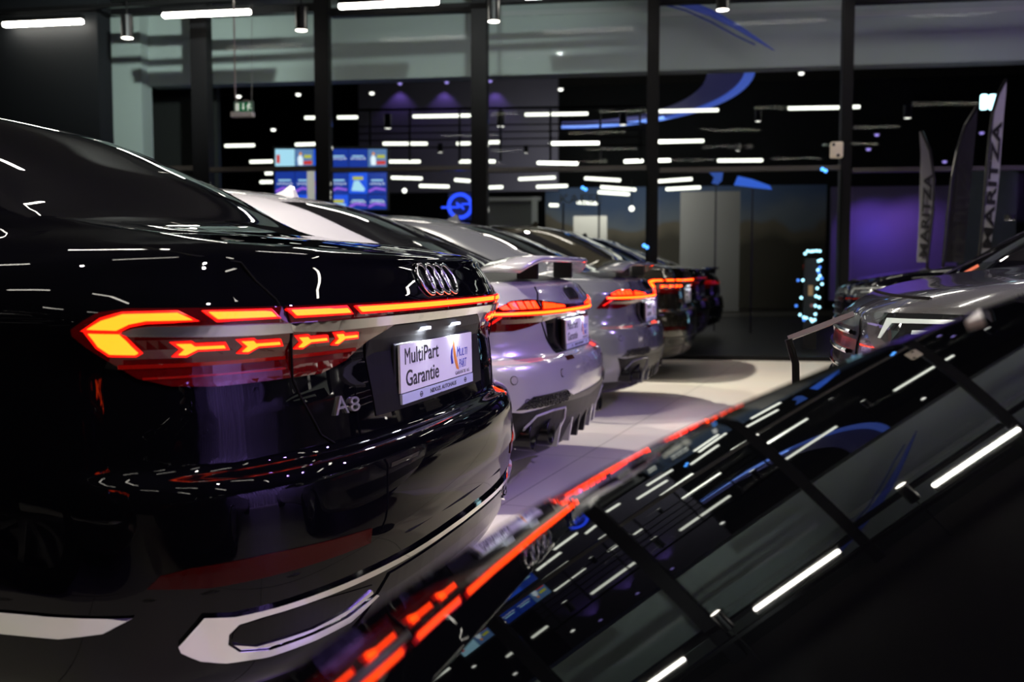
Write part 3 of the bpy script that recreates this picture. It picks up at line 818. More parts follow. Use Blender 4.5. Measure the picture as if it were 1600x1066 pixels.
def tile_floor():
    m = bpy.data.materials.new('floor_tiles'); m.use_nodes = True; nt = m.node_tree; b = nt.nodes['Principled BSDF']
    tc = nt.nodes.new('ShaderNodeTexCoord'); mp = nt.nodes.new('ShaderNodeMapping'); mp.inputs['Rotation'].default_value = (0, 0, RZ+R(5))
    br = nt.nodes.new('ShaderNodeTexBrick'); br.inputs['Scale'].default_value = 1; br.offset = 0
    br.inputs['Brick Width'].default_value = 1.2; br.inputs['Row Height'].default_value = 1.2; br.inputs['Mortar Size'].default_value = .003
    br.inputs['Color1'].default_value = (.62, .58, .52, 1); br.inputs['Color2'].default_value = (.60, .565, .51, 1); br.inputs['Mortar'].default_value = (.16, .145, .125, 1)
    n = nt.nodes.new('ShaderNodeTexNoise'); n.inputs['Scale'].default_value = 2.3; n.inputs['Detail'].default_value = 6
    mx = nt.nodes.new('ShaderNodeMixRGB'); mx.blend_type = 'MULTIPLY'; mx.inputs['Fac'].default_value = .12
    nt.links.new(tc.outputs['Object'], mp.inputs['Vector']); nt.links.new(mp.outputs['Vector'], br.inputs['Vector'])
    nt.links.new(mp.outputs['Vector'], n.inputs['Vector'])
    nt.links.new(br.outputs['Color'], mx.inputs['Color1']); nt.links.new(n.outputs['Color'], mx.inputs['Color2'])
    nt.links.new(mx.outputs['Color'], b.inputs['Base Color']); b.inputs['Roughness'].default_value = .32
    b.inputs['Specular IOR Level'].default_value = .35
    return m
def slab(name, c, s, m, rz=0, parent=None, bev=0):
    bm = bmesh.new(); box(bm, (0, 0, 0), s, None, bev); o = bmobj(name, bm, m, parent)
    o.location = c; o.rotation_euler = (0, 0, rz); return o
def fslab(name, px0, px1, y0, y1, d0, thick, m, parent=None, bev=0):
    """a slab parallel to the glass covering the columns px0..px1 and rows y0..y1 at distance d0"""
    c = fp((px0+px1)/2, (y0+y1)/2, d0)
    A = fp(px0, (y0+y1)/2, d0); B = fp(px1, (y0+y1)/2, d0)
    t = fp((px0+px1)/2, y0, d0); u = fp((px0+px1)/2, y1, d0)
    return slab(name, c, (thick, (A-B).to_2d().length, abs(t.z-u.z)), m, RZ, parent, bev)

struct(slab('floor', (4, 0, -.1), (16.6, 26, .2), tile_floor(), RZ))
OUTF = mat('outer_paving', (.05, .045, .04), .35)
struct(slab('floor_outside', (4+8.3*.992+10.4*.992, 8.3*.124+10.4*.124, -.11), (20.6, 40, .2), OUTF, RZ))
CEIL = mat('ceiling_dark', (.022, .020, .018), .85)
struct(slab('ceiling', (4, 0, 4.75), (17.6, 26, .2), CEIL, RZ))
struct(slab('ceiling_outer', (4+8.8*.992+10.2*.992, 8.8*.124+10.2*.124, 7.2), (20.4, 40, .2), CEIL, RZ))
RAILM = mat('facade_rail_sheen', (.045, .038, .032), .35)  # frame colour made paler, standing in for light reflected by the middle rail
WALLD = mat('wall_dark', (.006, .007, .008), .6, spec=.15)
WALLG = mat('wall_grey_green', (.42, .46, .44), .7)
FRAME = mat('facade_frame', (.004, .004, .0045), .5, spec=.15)
struct(fslab('wall_left', -700, 148, -80, 640, 11.4, .3, WALLD))
struct(slab('wall_right', Vector((4.4, -9.5, 2.3)), (16, .2, 4.7), WALLD, RZ))
struct(slab('wall_behind', Vector((-5.0, -1, 2.3)), (.2, 18, 4.7), WALLD, RZ))

# glass front: posts, rails, panes
posts = [(305, 330), (496, 517), (738, 762), (1010, 1029), (1312, 1329), (1612, 1632)]
D0 = 11.9
n = 0
for a, b in posts:
    n += 1; struct(fslab('trim_%d' % n, a, b, -110, 572, D0, .16, FRAME))
xs = [148]+[v for p in posts for v in p]
for k in range(0, len(xs)-1, 2):
    a, b = xs[k], xs[k+1]
    n += 1; struct(fslab('trim_%d' % n, a, b, 10 if k < 6 else -6, 23 if k < 6 else 2, D0, .12, FRAME))
    n += 1; struct(fslab('trim_%d' % n, a, b, 261, 268, D0, .12, RAILM))
    n += 1; struct(fslab('trim_%d' % n, a, b, 556, 572, D0, .12, FRAME))
def glass():
    m = bpy.data.materials.new('window_glass'); m.use_nodes = True; nt = m.node_tree
    nt.nodes.remove(nt.nodes['Principled BSDF'])
    tr = nt.nodes.new('ShaderNodeBsdfTransparent'); tr.inputs['Color'].default_value = (.94, .97, .96, 1)
    gl = nt.nodes.new('ShaderNodeBsdfGlossy'); gl.inputs['Roughness'].default_value = 0
    fr = nt.nodes.new('ShaderNodeFresnel'); fr.inputs['IOR'].default_value = 1.08
    mx = nt.nodes.new('ShaderNodeMixShader')
    nt.links.new(fr.outputs[0], mx.inputs[0]); nt.links.new(tr.outputs[0], mx.inputs[1]); nt.links.new(gl.outputs[0], mx.inputs[2])
    nt.links.new(mx.outputs[0], nt.nodes['Material Output'].inputs['Surface'])
    return m
GP = glass()
w = 0
for k in range(0, len(xs)-1, 2):
    a, b = xs[k], xs[k+1]
    for y0, y1 in ((-110, 12), (24, 262), (269, 556)):
        w += 1; struct(fslab('window_%d' % w, a, b, y0, y1, D0, .012, GP))

# lit wall beyond the glass with its wide dark opening
D1 = 13.6
struct(fslab('wall_far_pier', 60, 230, -160, 565, D1, .3, WALLG))
def lintel():
    v = []
    for px, py in ((230, 134), (1700, 91)):
        for dy in (0, 1):
            for k in (0, .3):
                p = fp(px, py if dy == 0 else -190, D1); v.append(p+FN*k)
    bm = bmesh.new(); vs = [bm.verts.new(q) for q in v]
    for q in ((0, 2, 6, 4), (1, 5, 7, 3), (0, 4, 5, 1), (2, 3, 7, 6), (0, 1, 3, 2), (4, 6, 7, 5)): bm.faces.new([vs[i] for i in q])
    bmesh.ops.recalc_face_normals(bm, faces=bm.faces)
    return bmobj('wall_far_lintel', bm, WALLG)
struct(lintel())
struct(fslab('wall_far_recess', 222, 345, 120, 570, 14.6, .1, mat('wall_black', (.006, .006, .006), .7)))
struct(fslab('wall_back', -100, 1900, -60, 560, 34, .3, WALLD))

# ------------------------------------------------------------------ lights
STRIPM = mat('strip_light_diffuser', (.9, .9, .88), .4, emit=(1, .95, .84), strength=34)
STRIPF = mat('reflected_strip_diffuser', (.9, .9, .85), .4, emit=(1, .97, .86), strength=2.2)
SPOTB = mat('spot_can_black', (.012, .012, .012), .3, .5)
SPOTE = mat('spot_lamp_face', (1, 1, .95), .3, emit=(1, .94, .82), strength=14)
SPOTF = mat('distant_lamp_face', (1, 1, .95), .3, emit=(1, .95, .88), strength=2.6)
def strip(a, b, wdt, hgt, m, label, group, real=True):
    a, b = Vector(a), Vector(b); d = b-a
    o = empty('ceiling_light', (a+b)/2, label, 'light', group)
    q = d.to_track_quat('Y', 'Z').to_matrix()
    bm = bmesh.new(); box(bm, (0, 0, 0), (wdt, d.length, hgt), q, hgt*.3); bmobj('diffuser', bm, m, o)
    if real:
        bm = bmesh.new(); box(bm, (0, 0, hgt*1.1), (wdt*1.15, d.length*1.01, hgt*1.2), q, .004); bmobj('housing', bm, SPOTB, o)
    return o
def can(p, r, h, m, label, group, cord=0):
    o = empty('spot_light', p, label, 'light', group)
    bm = bmesh.new(); cyl(bm, (0, 0, 0), (0, 0, h), r, seg=24, caps=False)
    cyl(bm, (0, 0, h-.004), (0, 0, h), r, seg=24)
    if cord: cyl(bm, (0, 0, h), (0, 0, h+cord), r*.12, seg=8)
    bmobj('can', bm, SPOTB, o, smooth=False)
    bm = bmesh.new(); cyl(bm, (0, 0, .004), (0, 0, .012), r*.9, seg=24); bmobj('lamp_face', bm, m, o)
    return o
ordn = ['first', 'second', 'third', 'fourth', 'fifth', 'sixth', 'seventh', 'eighth', 'ninth', 'tenth', 'eleventh', 'twelfth']
R0 = [((6, 39), (129, 33.5)), ((255, 24.5), (391, 18.5)), ((530, 10.5), (685, 2.8)), ((820, -5), (985, -13)), ((1165, -22), (1330, -30)), ((1480, -38), (1640, -46))]
row0 = []
for i, (a, b) in enumerate(R0):
    row0.append(strip(fp(*a, 11.0), fp(*b, 11.0), .07, .045, STRIPM, 'bright strip light under the ceiling, %s from the left of the top edge' % ordn[i] if i < 3 else 'bright strip light of the front row above the upper edge, mirrored in the hood', 'strip lights along the glass front' if i < 3 else 'strip lights mirrored in the hood'))
for i, (px, py) in enumerate(((199, 60), (471, 48), (771.5, 34), (1129, 16))):
    can(fp(px, py, 10.9), .068, .26, SPOTE, 'black cylinder spot light hanging in front of the glass, %s from the left' % ordn[i], 'spot lights along the glass front', .6)
rail = bmesh.new(); ra = fp(-60, 33, 11.0); rb = fp(1300, -39, 11.0)
dd = (rb-ra); box(rail, (0, 0, 0), (.06, dd.length, .05), dd.to_track_quat('Y', 'Z').to_matrix())
o = bmobj('lighting_track', rail, SPOTB); o.location = (ra+rb)/2+Vector((0, 0, .085)); tag(o, 'black ceiling track carrying the strip lights along the glass', 'track')
# the rows over the cars (outside the frame, seen in the paint)
zc = 3.95
k = 0
for r_, x in enumerate((5.2, 2.4, -.4, -3.2)):
    for i in range(4):
        y = -5.2+i*2.75+(.5 if r_ % 2 else 0)+.9
        c = Vector((x, 0, zc))+FD*y
        strip(c-FD*.62, c+FD*.62, .07, .045, STRIPM, 'long strip light on the ceiling over the cars, mirrored in their paint', 'strip lights over the cars')

# room lights reflected in the glass, built as lamps behind it, row by row
ROWS = [(19.8, 'top row', [(476, 495, 184, 184), (527, 559, 183.6, 183.2), (645, 735, 182, 180.5), (820, 919, 179.2, 177.6), (1024, 1123, 174, 172), (1231, 1312, 169.5, 168), (1321, 1344, 167.6, 166.8)]),
        (24.5, 'second row', [(351, 398, 228, 227), (461, 494, 226, 225), (598, 668, 224.5, 224.5), (713, 735, 224.5, 224), (762, 782, 222.5, 222), (858, 937, 224.3, 223.6), (1023, 1100, 221.6, 220)]),
        (25.2, 'third row', [(390, 432, 253, 252), (604, 657, 252.5, 252.5), (717, 735, 252.5, 252.3), (762, 774, 252, 252.4), (839, 903, 254.5, 255.8), (975, 1005, 252.4, 251.3), (1022, 1048, 251, 250.5), (1121, 1192, 251, 250.5)]),
        (20.6, 'fourth row', [(611, 660, 277.6, 279), (710, 735, 281, 283), (810, 868, 280, 277.4), (913, 970, 278.6, 281.8), (1020, 1082, 284, 279.6), (414, 456, 271, 270)]),
        (21.2, 'lowest rows', [(406, 440, 284.5, 284), (655, 702, 290.5, 291.6), (760, 786, 293.3, 292.2), (838, 887, 292, 290.4), (938, 994, 292.3, 296.6), (934, 984, 300.3, 303.8), (1040, 1095, 295.8, 292.8), (901, 934, 316.4, 317.8), (858, 873, 320.5, 321)])]
for d, nm, L in ROWS:
    d = min(d, 33.2)
    for i, (x0, x1, y0, y1) in enumerate(L):
        strip(fp(x0, y0, d), fp(x1, y1, d), .05, .0031*d, STRIPF, 'slim white strip light reflection built beyond the glass, %s, %s from the left' % (nm, ordn[i]), 'strip light reflections beyond the glass', False)
for i, (px, py, r_, h) in enumerate(((606, 201, 9, 22), (782.5, 198, 10, 24), (973.5, 195.5, 10, 22), (1184.5, 190, 8, 20), (1418, 185, 10, 20), (688, 238.5, 7, 14), (822, 239.5, 6, 12), (1153, 236, 6, 12))):
    k_ = fd(px, 19)/FPX
    can(fp(px, py, 19), r_*.5*k_*1.2, h*k_, SPOTF, 'small black spot light reflection built beyond the glass, %s in line from the left' % ordn[i], 'spot light reflections beyond the glass')  # spots reflected in the glass, built as hanging cans behind it
dots = [(581, 146, .9), (625, 131, .35), (698, 129, .35), (766, 127, .35), (876, 140, 1.), (1108.5, 133, 1.), (1252, 115, 1.), (373, 151, 1.), (466, 148, 1.), (427, 203, .8), (1370, 211, .4), (1357, 233.5, .5), (1534, 208, .3), (1476, 253, .25)]
for i, (px, py, s_) in enumerate(dots):
    o = empty('downlight', fp(px, py, 24), 'tiny round downlight glowing beyond the glass, %s' % ('number %d counted' % (i+1) if 0 else ['above the screens', 'by the left purple glow', 'by the middle purple glow', 'by the third post', 'above the blue ring', 'inside the blue ring', 'right of the blue ring', 'beside the exit sign cable', 'left of the second post', 'over the left screens', 'upper violet one over the purple wall', 'lower violet one over the purple wall', 'beside the white flag', 'between the two flags'][i]), 'light', 'downlights beyond the glass')
    bm = bmesh.new(); bmesh.ops.create_uvsphere(bm, u_segments=12, v_segments=8, radius=.045+.015*s_, matrix=Matrix.Diagonal((1, 1, .6, 1)))
    bmobj('lamp', bm, SPOTF if s_ > .6 else mat('violet_lamp', (.5, .4, 1), .3, emit=(.45, .34, 1), strength=.9), o)
    bm = bmesh.new(); cyl(bm, (0, 0, .02), (0, 0, .05), .085, seg=16); bmobj('trim_ring', bm, SPOTB, o)
for i, (px, py, r_) in enumerate(((987, 326, 4.2), (632, 298, 3.6))):
    o = empty('pendant_lamp', fp(px, py, 20), ['white ball lamp beside the mural beyond the glass', 'white ball lamp over the glowing round sign'][i], 'lamp')
    bm = bmesh.new(); bmesh.ops.create_uvsphere(bm, u_segments=20, v_segments=12, radius=r_*.0128); bmobj('globe', bm, SPOTF, o, True)
    bm = bmesh.new(); cyl(bm, (0, 0, r_*.012), (0, 0, .55), .006, seg=6); bmobj('rod', bm, SPOTB, o)
def lamp(kind, name, loc, to, energy, col, size=.5, spot=60, blend=.6, sy=None):
    l = bpy.data.lights.new(name, kind); l.energy = energy; l.color = col
    if kind == 'AREA':
        l.size = size
        if sy: l.shape = 'RECTANGLE'; l.size_y = sy
    if kind == 'SPOT': l.spot_size = R(spot); l.spot_blend = blend; l.shadow_soft_size = size
    o = bpy.data.objects.new(name, l); o.location = loc; COL.objects.link(o)
    o.rotation_euler = (Vector(to)-Vector(loc)).to_track_quat('-Z', 'Y').to_euler()
    return o
WARM = (1, .93, .80)
# spot lamps of the showroom over the aisle and the cars
lamp('SPOT', 'aisle_spot', (9.0, 2.9, 3.9), (9.4, -.2, 0), 1300, WARM, .05, 75, .5)
lamp('SPOT', 'aisle_spot', (6.3, 3.1, 3.9), (6.8, -.2, 0), 650, WARM, .05, 75, .5)
lamp('SPOT', 'aisle_spot', (4.2, 4.2, 3.9), (4.6, 1.6, .9), 420, WARM, .05, 70, .5)
lamp('SPOT', 'aisle_spot', (2.7, 2.5, 3.9), (4.3, 2.1, 1.0), 900, WARM, .05, 60, .6)
lamp('SPOT', 'aisle_spot', (1.5, -1.2, 3.9), (1.7, .1, 0), 230, WARM, .05, 70, .6)
lamp('SPOT', 'aisle_spot', (.9, 2.4, 3.9), (.95, 1.6, 0), 200, WARM, .05, 50, .6)
lamp('SPOT', 'bulkhead_fill', fp(330, -150, 8.4), fp(210, 110, D1), 900, (.90, 1, .96), .03, 62, 1.)  # unseen spots without fittings, added to brighten the pier and lintel
lamp('SPOT', 'bulkhead_fill', fp(760, -165, 8.6), fp(720, 60, D1), 260, (.90, 1, .97), .03, 62, 1.)

# ------------------------------------------------------------------ violet side of the showroom: a pleated curtain with wash lights
def curtain():
    bm = bmesh.new(); n = 420; x0, x1 = -2.0, 9.6; cols = []
    for i in range(n+1):
        p = Vector((x0+(x1-x0)*i/n, -8.3+.08*math.sin(i*.62)+.035*math.sin(i*.23+1), 0))
        cols.append((bm.verts.new(p+Vector((0, 0, .01))), bm.verts.new(p+Vector((0, 0, 3.3)))))
    for P, Q in zip(cols, cols[1:]): bm.faces.new((P[0], Q[0], Q[1], P[1]))
    o = bmobj('curtain', bm, mat('curtain_white', (.7, .68, .72), .9), None, True)
    tag(o, 'floor length pleated curtain washed in violet light, mirrored in the black paint', 'curtain'); return o
curtain()
VIO = (.42, .26, 1)
for i in range(5):
    lamp('SPOT', 'violet_wash', (.2+i*1.9, -6.9, 4.3), (.2+i*1.9, -8.3, 1.0), 1300, VIO, .06, 85, .8)
lamp('SPOT', 'violet_fill_cars', (6.4, -3.3, 3.6), (4.8, 1.0, .7), 640, VIO, .04, 80, .8)  # unseen spots, this and the next, added to tint the cars violet
lamp('SPOT', 'violet_fill_near', (3.6, -2.6, 3.6), (2.6, 1.2, .6), 110, VIO, .04, 70, .8)

lamp('SPOT', 'violet_fill_nose', (4.2, -2.6, 3.6), (3.2, -.9, .9), 260, VIO, .04, 60, .8)  # unseen spot added to tint the grey hood violet

# ------------------------------------------------------------------ beyond the glass
BLUEL = mat('blue_cove_light', (.1, .2, .6), .5, emit=(.10, .20, 1), strength=.40)
BLUED = mat('blue_arc_reflection', (.05, .06, .2), .6, emit=(.06, .10, .55), strength=.20)
def oval(name, c, rx, ry, w, h, m, label, cat, a0=0, a1=360, inner=None):
    bm = bmesh.new(); N = 96; rings = []
    for i in range(N+1):
        a = R(a0+(a1-a0)*i/N); q = Vector((math.cos(a), math.sin(a), 0))
        P = lambda s_: Vector((q.x*(rx+s_), q.y*(ry+s_), 0))
        rings.append([bm.verts.new(P(0)), bm.verts.new(P(w)), bm.verts.new(P(w)+Vector((0, 0, h))), bm.verts.new(P(0)+Vector((0, 0, h)))])
    for A, B in zip(rings, rings[1:]):
        for k in range(4): bm.faces.new((A[k], A[(k+1) % 4], B[(k+1) % 4], B[k]))
    bmesh.ops.recalc_face_normals(bm, faces=bm.faces)
    o = empty(name, c, label, cat, None, RZ-math.pi/2)
    bmobj('light_band', bm, m, o)
    if inner:
        bm = bmesh.new(); vs = [bm.verts.new((math.cos(2*math.pi*i/64)*(rx-.05), math.sin(2*math.pi*i/64)*(ry-.05), h*1.4)) for i in range(64)]
        bm.faces.new(vs); bmobj('soffit', bm, inner, o)
    return o
cv = oval('cove_light', at(860, 130, 19.2), 3.66, 6.0, .16, .10, BLUEL, 'curved ceiling cove glowing blue beyond the glass', 'light', -50, 96)
bm = bmesh.new(); rings = []
for i in range(61):
    a_ = R(-50+146*i/60); rings.append([bm.verts.new((math.cos(a_)*(3.66-k), math.sin(a_)*(6-k), .05)) for k in (.02, .7)])
for A, B in zip(rings, rings[1:]): bm.faces.new((A[0], A[1], B[1], B[0]))
bmobj('glow_band', bm, mat('blue_cove_wash', (.03, .03, .10), .6, emit=(.10, .09, .55), strength=.07), cv)  # cove glow fading inward, put into a band that shines by itself
o = empty('arc_reflection', fp(1120, 25, 12.9), 'faint blue curved reflection built as a glowing tube high between the fourth and fifth post', 'light')  # blue arc reflected in the glass, built as self-lit tubes behind it
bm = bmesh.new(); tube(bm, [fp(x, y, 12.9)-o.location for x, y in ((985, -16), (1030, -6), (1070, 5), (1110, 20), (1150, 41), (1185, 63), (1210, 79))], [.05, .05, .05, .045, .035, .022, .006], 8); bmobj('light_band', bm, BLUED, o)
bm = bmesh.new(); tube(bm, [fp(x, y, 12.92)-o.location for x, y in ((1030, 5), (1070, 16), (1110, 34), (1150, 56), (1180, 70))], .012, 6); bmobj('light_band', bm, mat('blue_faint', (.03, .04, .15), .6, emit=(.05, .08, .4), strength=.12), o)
VW = 18.
PURW = mat('wall_violet', (.16, .13, .22), .8)
struct(fslab('wall_violet_far', 560, 870, 105, 300, 27, .2, mat('wall_slate', (.06, .055, .08), .8)))
for px in (622, 692, 772):
    lamp('SPOT', 'violet_scallop', fp(px, 132, 26.6), fp(px, 240, 26.85), 26, (.40, .22, 1), .05, 95, .5)
struct(fslab('wall_violet_right', 1296, 1500, 292, 470, 21, .2, PURW))
lamp('SPOT', 'violet_scallop', fp(1360, 300, 19.9), fp(1365, 375, 20.8), 48, (.33, .16, 1), .05, 95, .9)
lamp('SPOT', 'violet_scallop', fp(1430, 300, 19.9), fp(1430, 385, 20.8), 34, (.42, .2, 1), .05, 110, .9)
lamp('SPOT', 'blue_scallop', fp(1366, 342, 20.2), fp(1366, 372, 20.8), 9, (.12, .12, 1), .05, 80, 1.)

# balcony railing
o = empty('railing', fp(790, 240, 18), 'thin black balcony railing crossing the purple glow beyond the glass', 'railing')
def rel(o, p): return p-o.location
bm = bmesh.new()
for y in (170, 196, 207, 218, 230): cyl(bm, rel(o, fp(560, y+2, 18)), rel(o, fp(1008, y-4, 18)), .022 if y == 170 else .012, seg=8)
bmobj('rails', bm, SPOTB, o)
for px in (578, 640, 718, 782, 860, 938, 1000):
    bm = bmesh.new(); cyl(bm, rel(o, fp(px, 169, 18)), rel(o, fp(px, 252, 18)), .02, seg=8); bmobj('post', bm, SPOTB, o)

# video wall
def scr(name, col, s_): return mat(name, (.01, .01, .02), .2, emit=col, strength=s_)
S_D, S_M, S_L, S_W = scr('screen_navy', (.01, .04, .34), .95), scr('screen_blue', (.02, .11, .9), .9), scr('screen_pale', (.45, .80, 1), .95), scr('screen_white', (.8, .9, 1), 1.1)
S_V, S_Y, S_O, S_R, S_G = scr('screen_violet', (.40, .14, .95), .8), scr('screen_yellow', (.75, .75, .08), .7), scr('screen_orange', (1, .35, .05), .8), scr('screen_red', (.9, .06, .05), .7), scr('screen_grey', (.10, .2, .42), 1.0)
vw = empty('video_wall', fp(518, 330, 16), 'blue glowing wall of advertising screens beyond the glass', 'screen')
def vp(px, py, k=0): return rel(vw, fp(px, py, 16-k))
def vpoly(name, pts, m, parent, k):
    V = [vp(x, y, k) for x, y in pts]; V2 = [v+FN*.01 for v in V]; n_ = len(V)
    me = meshobj(name, V+V2, [tuple(range(n_)), tuple(range(n_, 2*n_))[::-1]]+[(i, (i+1) % n_, n_+(i+1) % n_, n_+i) for i in range(n_)], m, parent, False); return me
def vtext(name, txt, x, y, w_, h_, m, parent, k):
    V, F = text_fit(txt, x, -y, w_, h_)
    me = meshobj(name, [vp(a, -b, k) for a, b in V], F, m, parent, False); return me
bmv = vpoly('cabinet', [(426, 229), (608, 229), (608, 330), (426, 330)], DARK, vw, -.03)
cols_ = [(430, 460), (461, 489), (490, 514), (515, 544), (545, 574), (575, 604)]
rows_ = [(233, 261), (268, 303), (304, 327)]
for ri, (y0, y1) in enumerate(rows_):
    for ci, (x0, x1) in enumerate(cols_):
        base = S_PICK = [[S_L, S_GR if 0 else S_G, S_M, S_D, S_D, S_G], [S_D, S_D, S_M, S_D, S_M, S_D], [S_D, S_M, S_D, S_M, S_D, S_D]][ri][ci]
        p = vpoly('screen_panel', [(x0, y0), (x1, y0), (x1, y1), (x0, y1)], base, vw, 0)
        w_, h_ = x1-x0, y1-y0
        if base in (S_D,):
            vtext('screen_text', 'auf-shop.de', x0+3, y0+h_*.62, w_-6, 5, S_W, p, .03)
            vpoly('screen_line', [(x0+5, y0+h_*.36), (x1-6, y0+h_*.36), (x1-6, y0+h_*.42), (x0+5, y0+h_*.42)], S_L, p, .03)
            if ri: vpoly('screen_swoosh', [(x0+1, y1-6), (x0+w_*.4, y1-11), (x1-2, y1-8), (x1-2, y1-5), (x0+w_*.4, y1-7), (x0+1, y1-2)], S_V, p, .03)
        elif base is S_G:
            vpoly('screen_person', [(x0+5, y1-3), (x0+4, y0+14), (x0+8, y0+8), (x0+12, y0+14), (x0+12, y1-3)], S_W, p, .03)
            vpoly('screen_head', [(x0+6, y0+8), (x0+8, y0+4), (x0+11, y0+8), (x0+8, y0+10)], S_O, p, .03)
            vpoly('screen_caption', [(x0+14, y0+9), (x1-3, y0+9), (x1-3, y0+14), (x0+14, y0+14)], S_Y, p, .03)
            vpoly('screen_goods', [(x0+13, y1-9), (x1-2, y1-10), (x1-2, y1-4), (x0+13, y1-4)], S_R, p, .03)
        elif base is S_M:
            vpoly('screen_caption', [(x0+6, y0+8), (x1-7, y0+8), (x1-7, y0+13), (x0+6, y0+13)], S_Y, p, .03)
            vpoly('screen_blob', [(x0+4, y1-5), (x0+8, y0+15), (x0+15, y0+14), (x1-4, y1-8), (x1-6, y1-4)], S_L, p, .03)
        else:
            vpoly('screen_box', [(x0+2, y0+9), (x0+7, y0+9), (x0+7, y0+22), (x0+2, y0+22)], S_R, p, .03)
o = fslab('roll_banner', 482, 493, 262, 530, 15.4, .03, mat('banner_white', (.7, .66, .6), .6, emit=(1, .9, .8), strength=.25))  # banner glows by itself, standing in for light falling on it
tag(o, 'narrow white and red banner in front of the left screens', 'banner')
for y0, y1 in ((283, 291), (295, 303)):
    q = fslab('red_field', 483, 492.5, y0, y1, 15.37, .01, mat('banner_red', (.7, .06, .04), .6, emit=(1, .08, .05), strength=.3)); q.parent = o; q.matrix_parent_inverse = o.matrix_basis.inverted()  # red fields carry the same painted-in glow

# round blue sign with a bolt
NEON = mat('neon_blue', (.02, .05, .5), .3, emit=(.025, .075, 1), strength=1.5)
o = empty('neon_sign', fp(719, 322, 15.5), 'round blue neon sign with a bolt through the ring', 'sign')
kx = fd(719, 15.5)/FPX
bm = bmesh.new()
def circ(r_): return [(FD*-math.cos(R(t))+Vector((0, 0, math.sin(R(t)))))*r_ for t in range(0, 361, 10)]
tube(bm, circ(17*kx), 2.0*kx, 8); tube(bm, circ(20*kx), .8*kx, 8); bmobj('ring', bm, NEON, o)
bm = bmesh.new(); tube(bm, [(-FD*a+Vector((0, 0, b)))*kx for a, b in ((-30, -2), (-2, -2), (-6, 5), (6, -5), (2, 3), (22, 3))], 1.6*kx, 8); bmobj('bolt', bm, NEON, o)
bm = bmesh.new(); box(bm, FN*.08, (.04, 42*kx, 46*kx), ROTF, .02); bmobj('back_board', bm, mat('sign_board', (.02, .03, .10), .4), o)

# partition frame, boards and mural
FRW = mat('partition_white', (.55, .55, .53), .6)
o = empty('partition', fp(803, 390, 22), 'pale door-like partition frame beyond the glass', 'partition')
for nm, a in (('header', (757, 845, 308.5, 314)), ('upright', (831, 840, 308, 420)), ('panel', (762, 832, 315, 420))):
    q = fslab(nm, *a, 22 if nm != 'panel' else 22.4, .08, FRW if nm != 'panel' else mat('partition_grey', (.20, .20, .195), .7)); q.location -= o.location; q.parent = o
def mural():
    m = bpy.data.materials.new('mural'); m.use_nodes = True; nt = m.node_tree; b = nt.nodes['Principled BSDF']; b.inputs['Roughness'].default_value = .8
    tc = nt.nodes.new('ShaderNodeTexCoord'); sp = nt.nodes.new('ShaderNodeSeparateXYZ'); nz = nt.nodes.new('ShaderNodeTexNoise'); nz.inputs['Scale'].default_value = .55
    ad = nt.nodes.new('ShaderNodeMath'); ad.operation = 'MULTIPLY_ADD'; ad.inputs[1].default_value = 2.2
    rp = nt.nodes.new('ShaderNodeValToRGB'); rp.color_ramp.interpolation = 'EASE'
    e = rp.color_ramp.elements; e[0].position = .30; e[0].color = (.035, .03, .02, 1); e[1].position = .75; e[1].color = (.04, .07, .14, 1)
    x = e.new(.46); x.color = (.10, .085, .06, 1); x = e.new(.52); x.color = (.10, .12, .15, 1)
    mr = nt.nodes.new('ShaderNodeMath'); mr.operation = 'MULTIPLY'; mr.inputs[1].default_value = .28
    nt.links.new(tc.outputs['Object'], sp.inputs[0]); nt.links.new(tc.outputs['Object'], nz.inputs['Vector'])
    nt.links.new(nz.outputs['Fac'], ad.inputs[0]); nt.links.new(sp.outputs['Z'], ad.inputs[2])
    nt.links.new(ad.outputs[0], mr.inputs[0]); nt.links.new(mr.outputs[0], rp.inputs[0]); nt.links.new(rp.outputs[0], b.inputs['Base Color'])
    return m
o = fslab('mural', 848, 1285, 292, 481, 29, .1, mural()); tag(o, 'dim blue and brown landscape mural on the far wall', 'mural')
o = fslab('display_board', 896, 948, 338, 487.5, 25, .1, mat('board_grey', (.24, .23, .21), .7)); tag(o, 'grey display board standing before the mural, wider one on the left', 'board')
o = fslab('display_board', 1062, 1155, 300, 486.5, 26, .1, mat('board_taupe', (.13, .125, .12), .7)); tag(o, 'taupe display board standing before the mural, right of the fourth post', 'board')
V, F = text_fit('KAESE', 0, 0, 1, 1)
o = empty('lettering', fp(908, 310, 20.2), 'row of dim grey capital letters on thin posts beyond the glass', 'lettering')
lm = mat('letter_grey', (.10, .10, .10), .6)
q = flat2d('letters', V, F, lambda a, b: (rel(o, fp(875+a*66, 318-b*14, 20.2)), -FN), lm, o, .02)
for a in (880, 936):
    bm = bmesh.new(); p = fp(a, 318, 20.22)-o.location; cyl(bm, p, (p.x, p.y, -o.location.z), .02, seg=8); bmobj('post', bm, SPOTB, o)
lamp('AREA', 'mural_fill', fp(950, 250, 24), fp(950, 360, 29), 170, (1, .97, .9), 3.)  # unseen area lamp added to bring up the mural

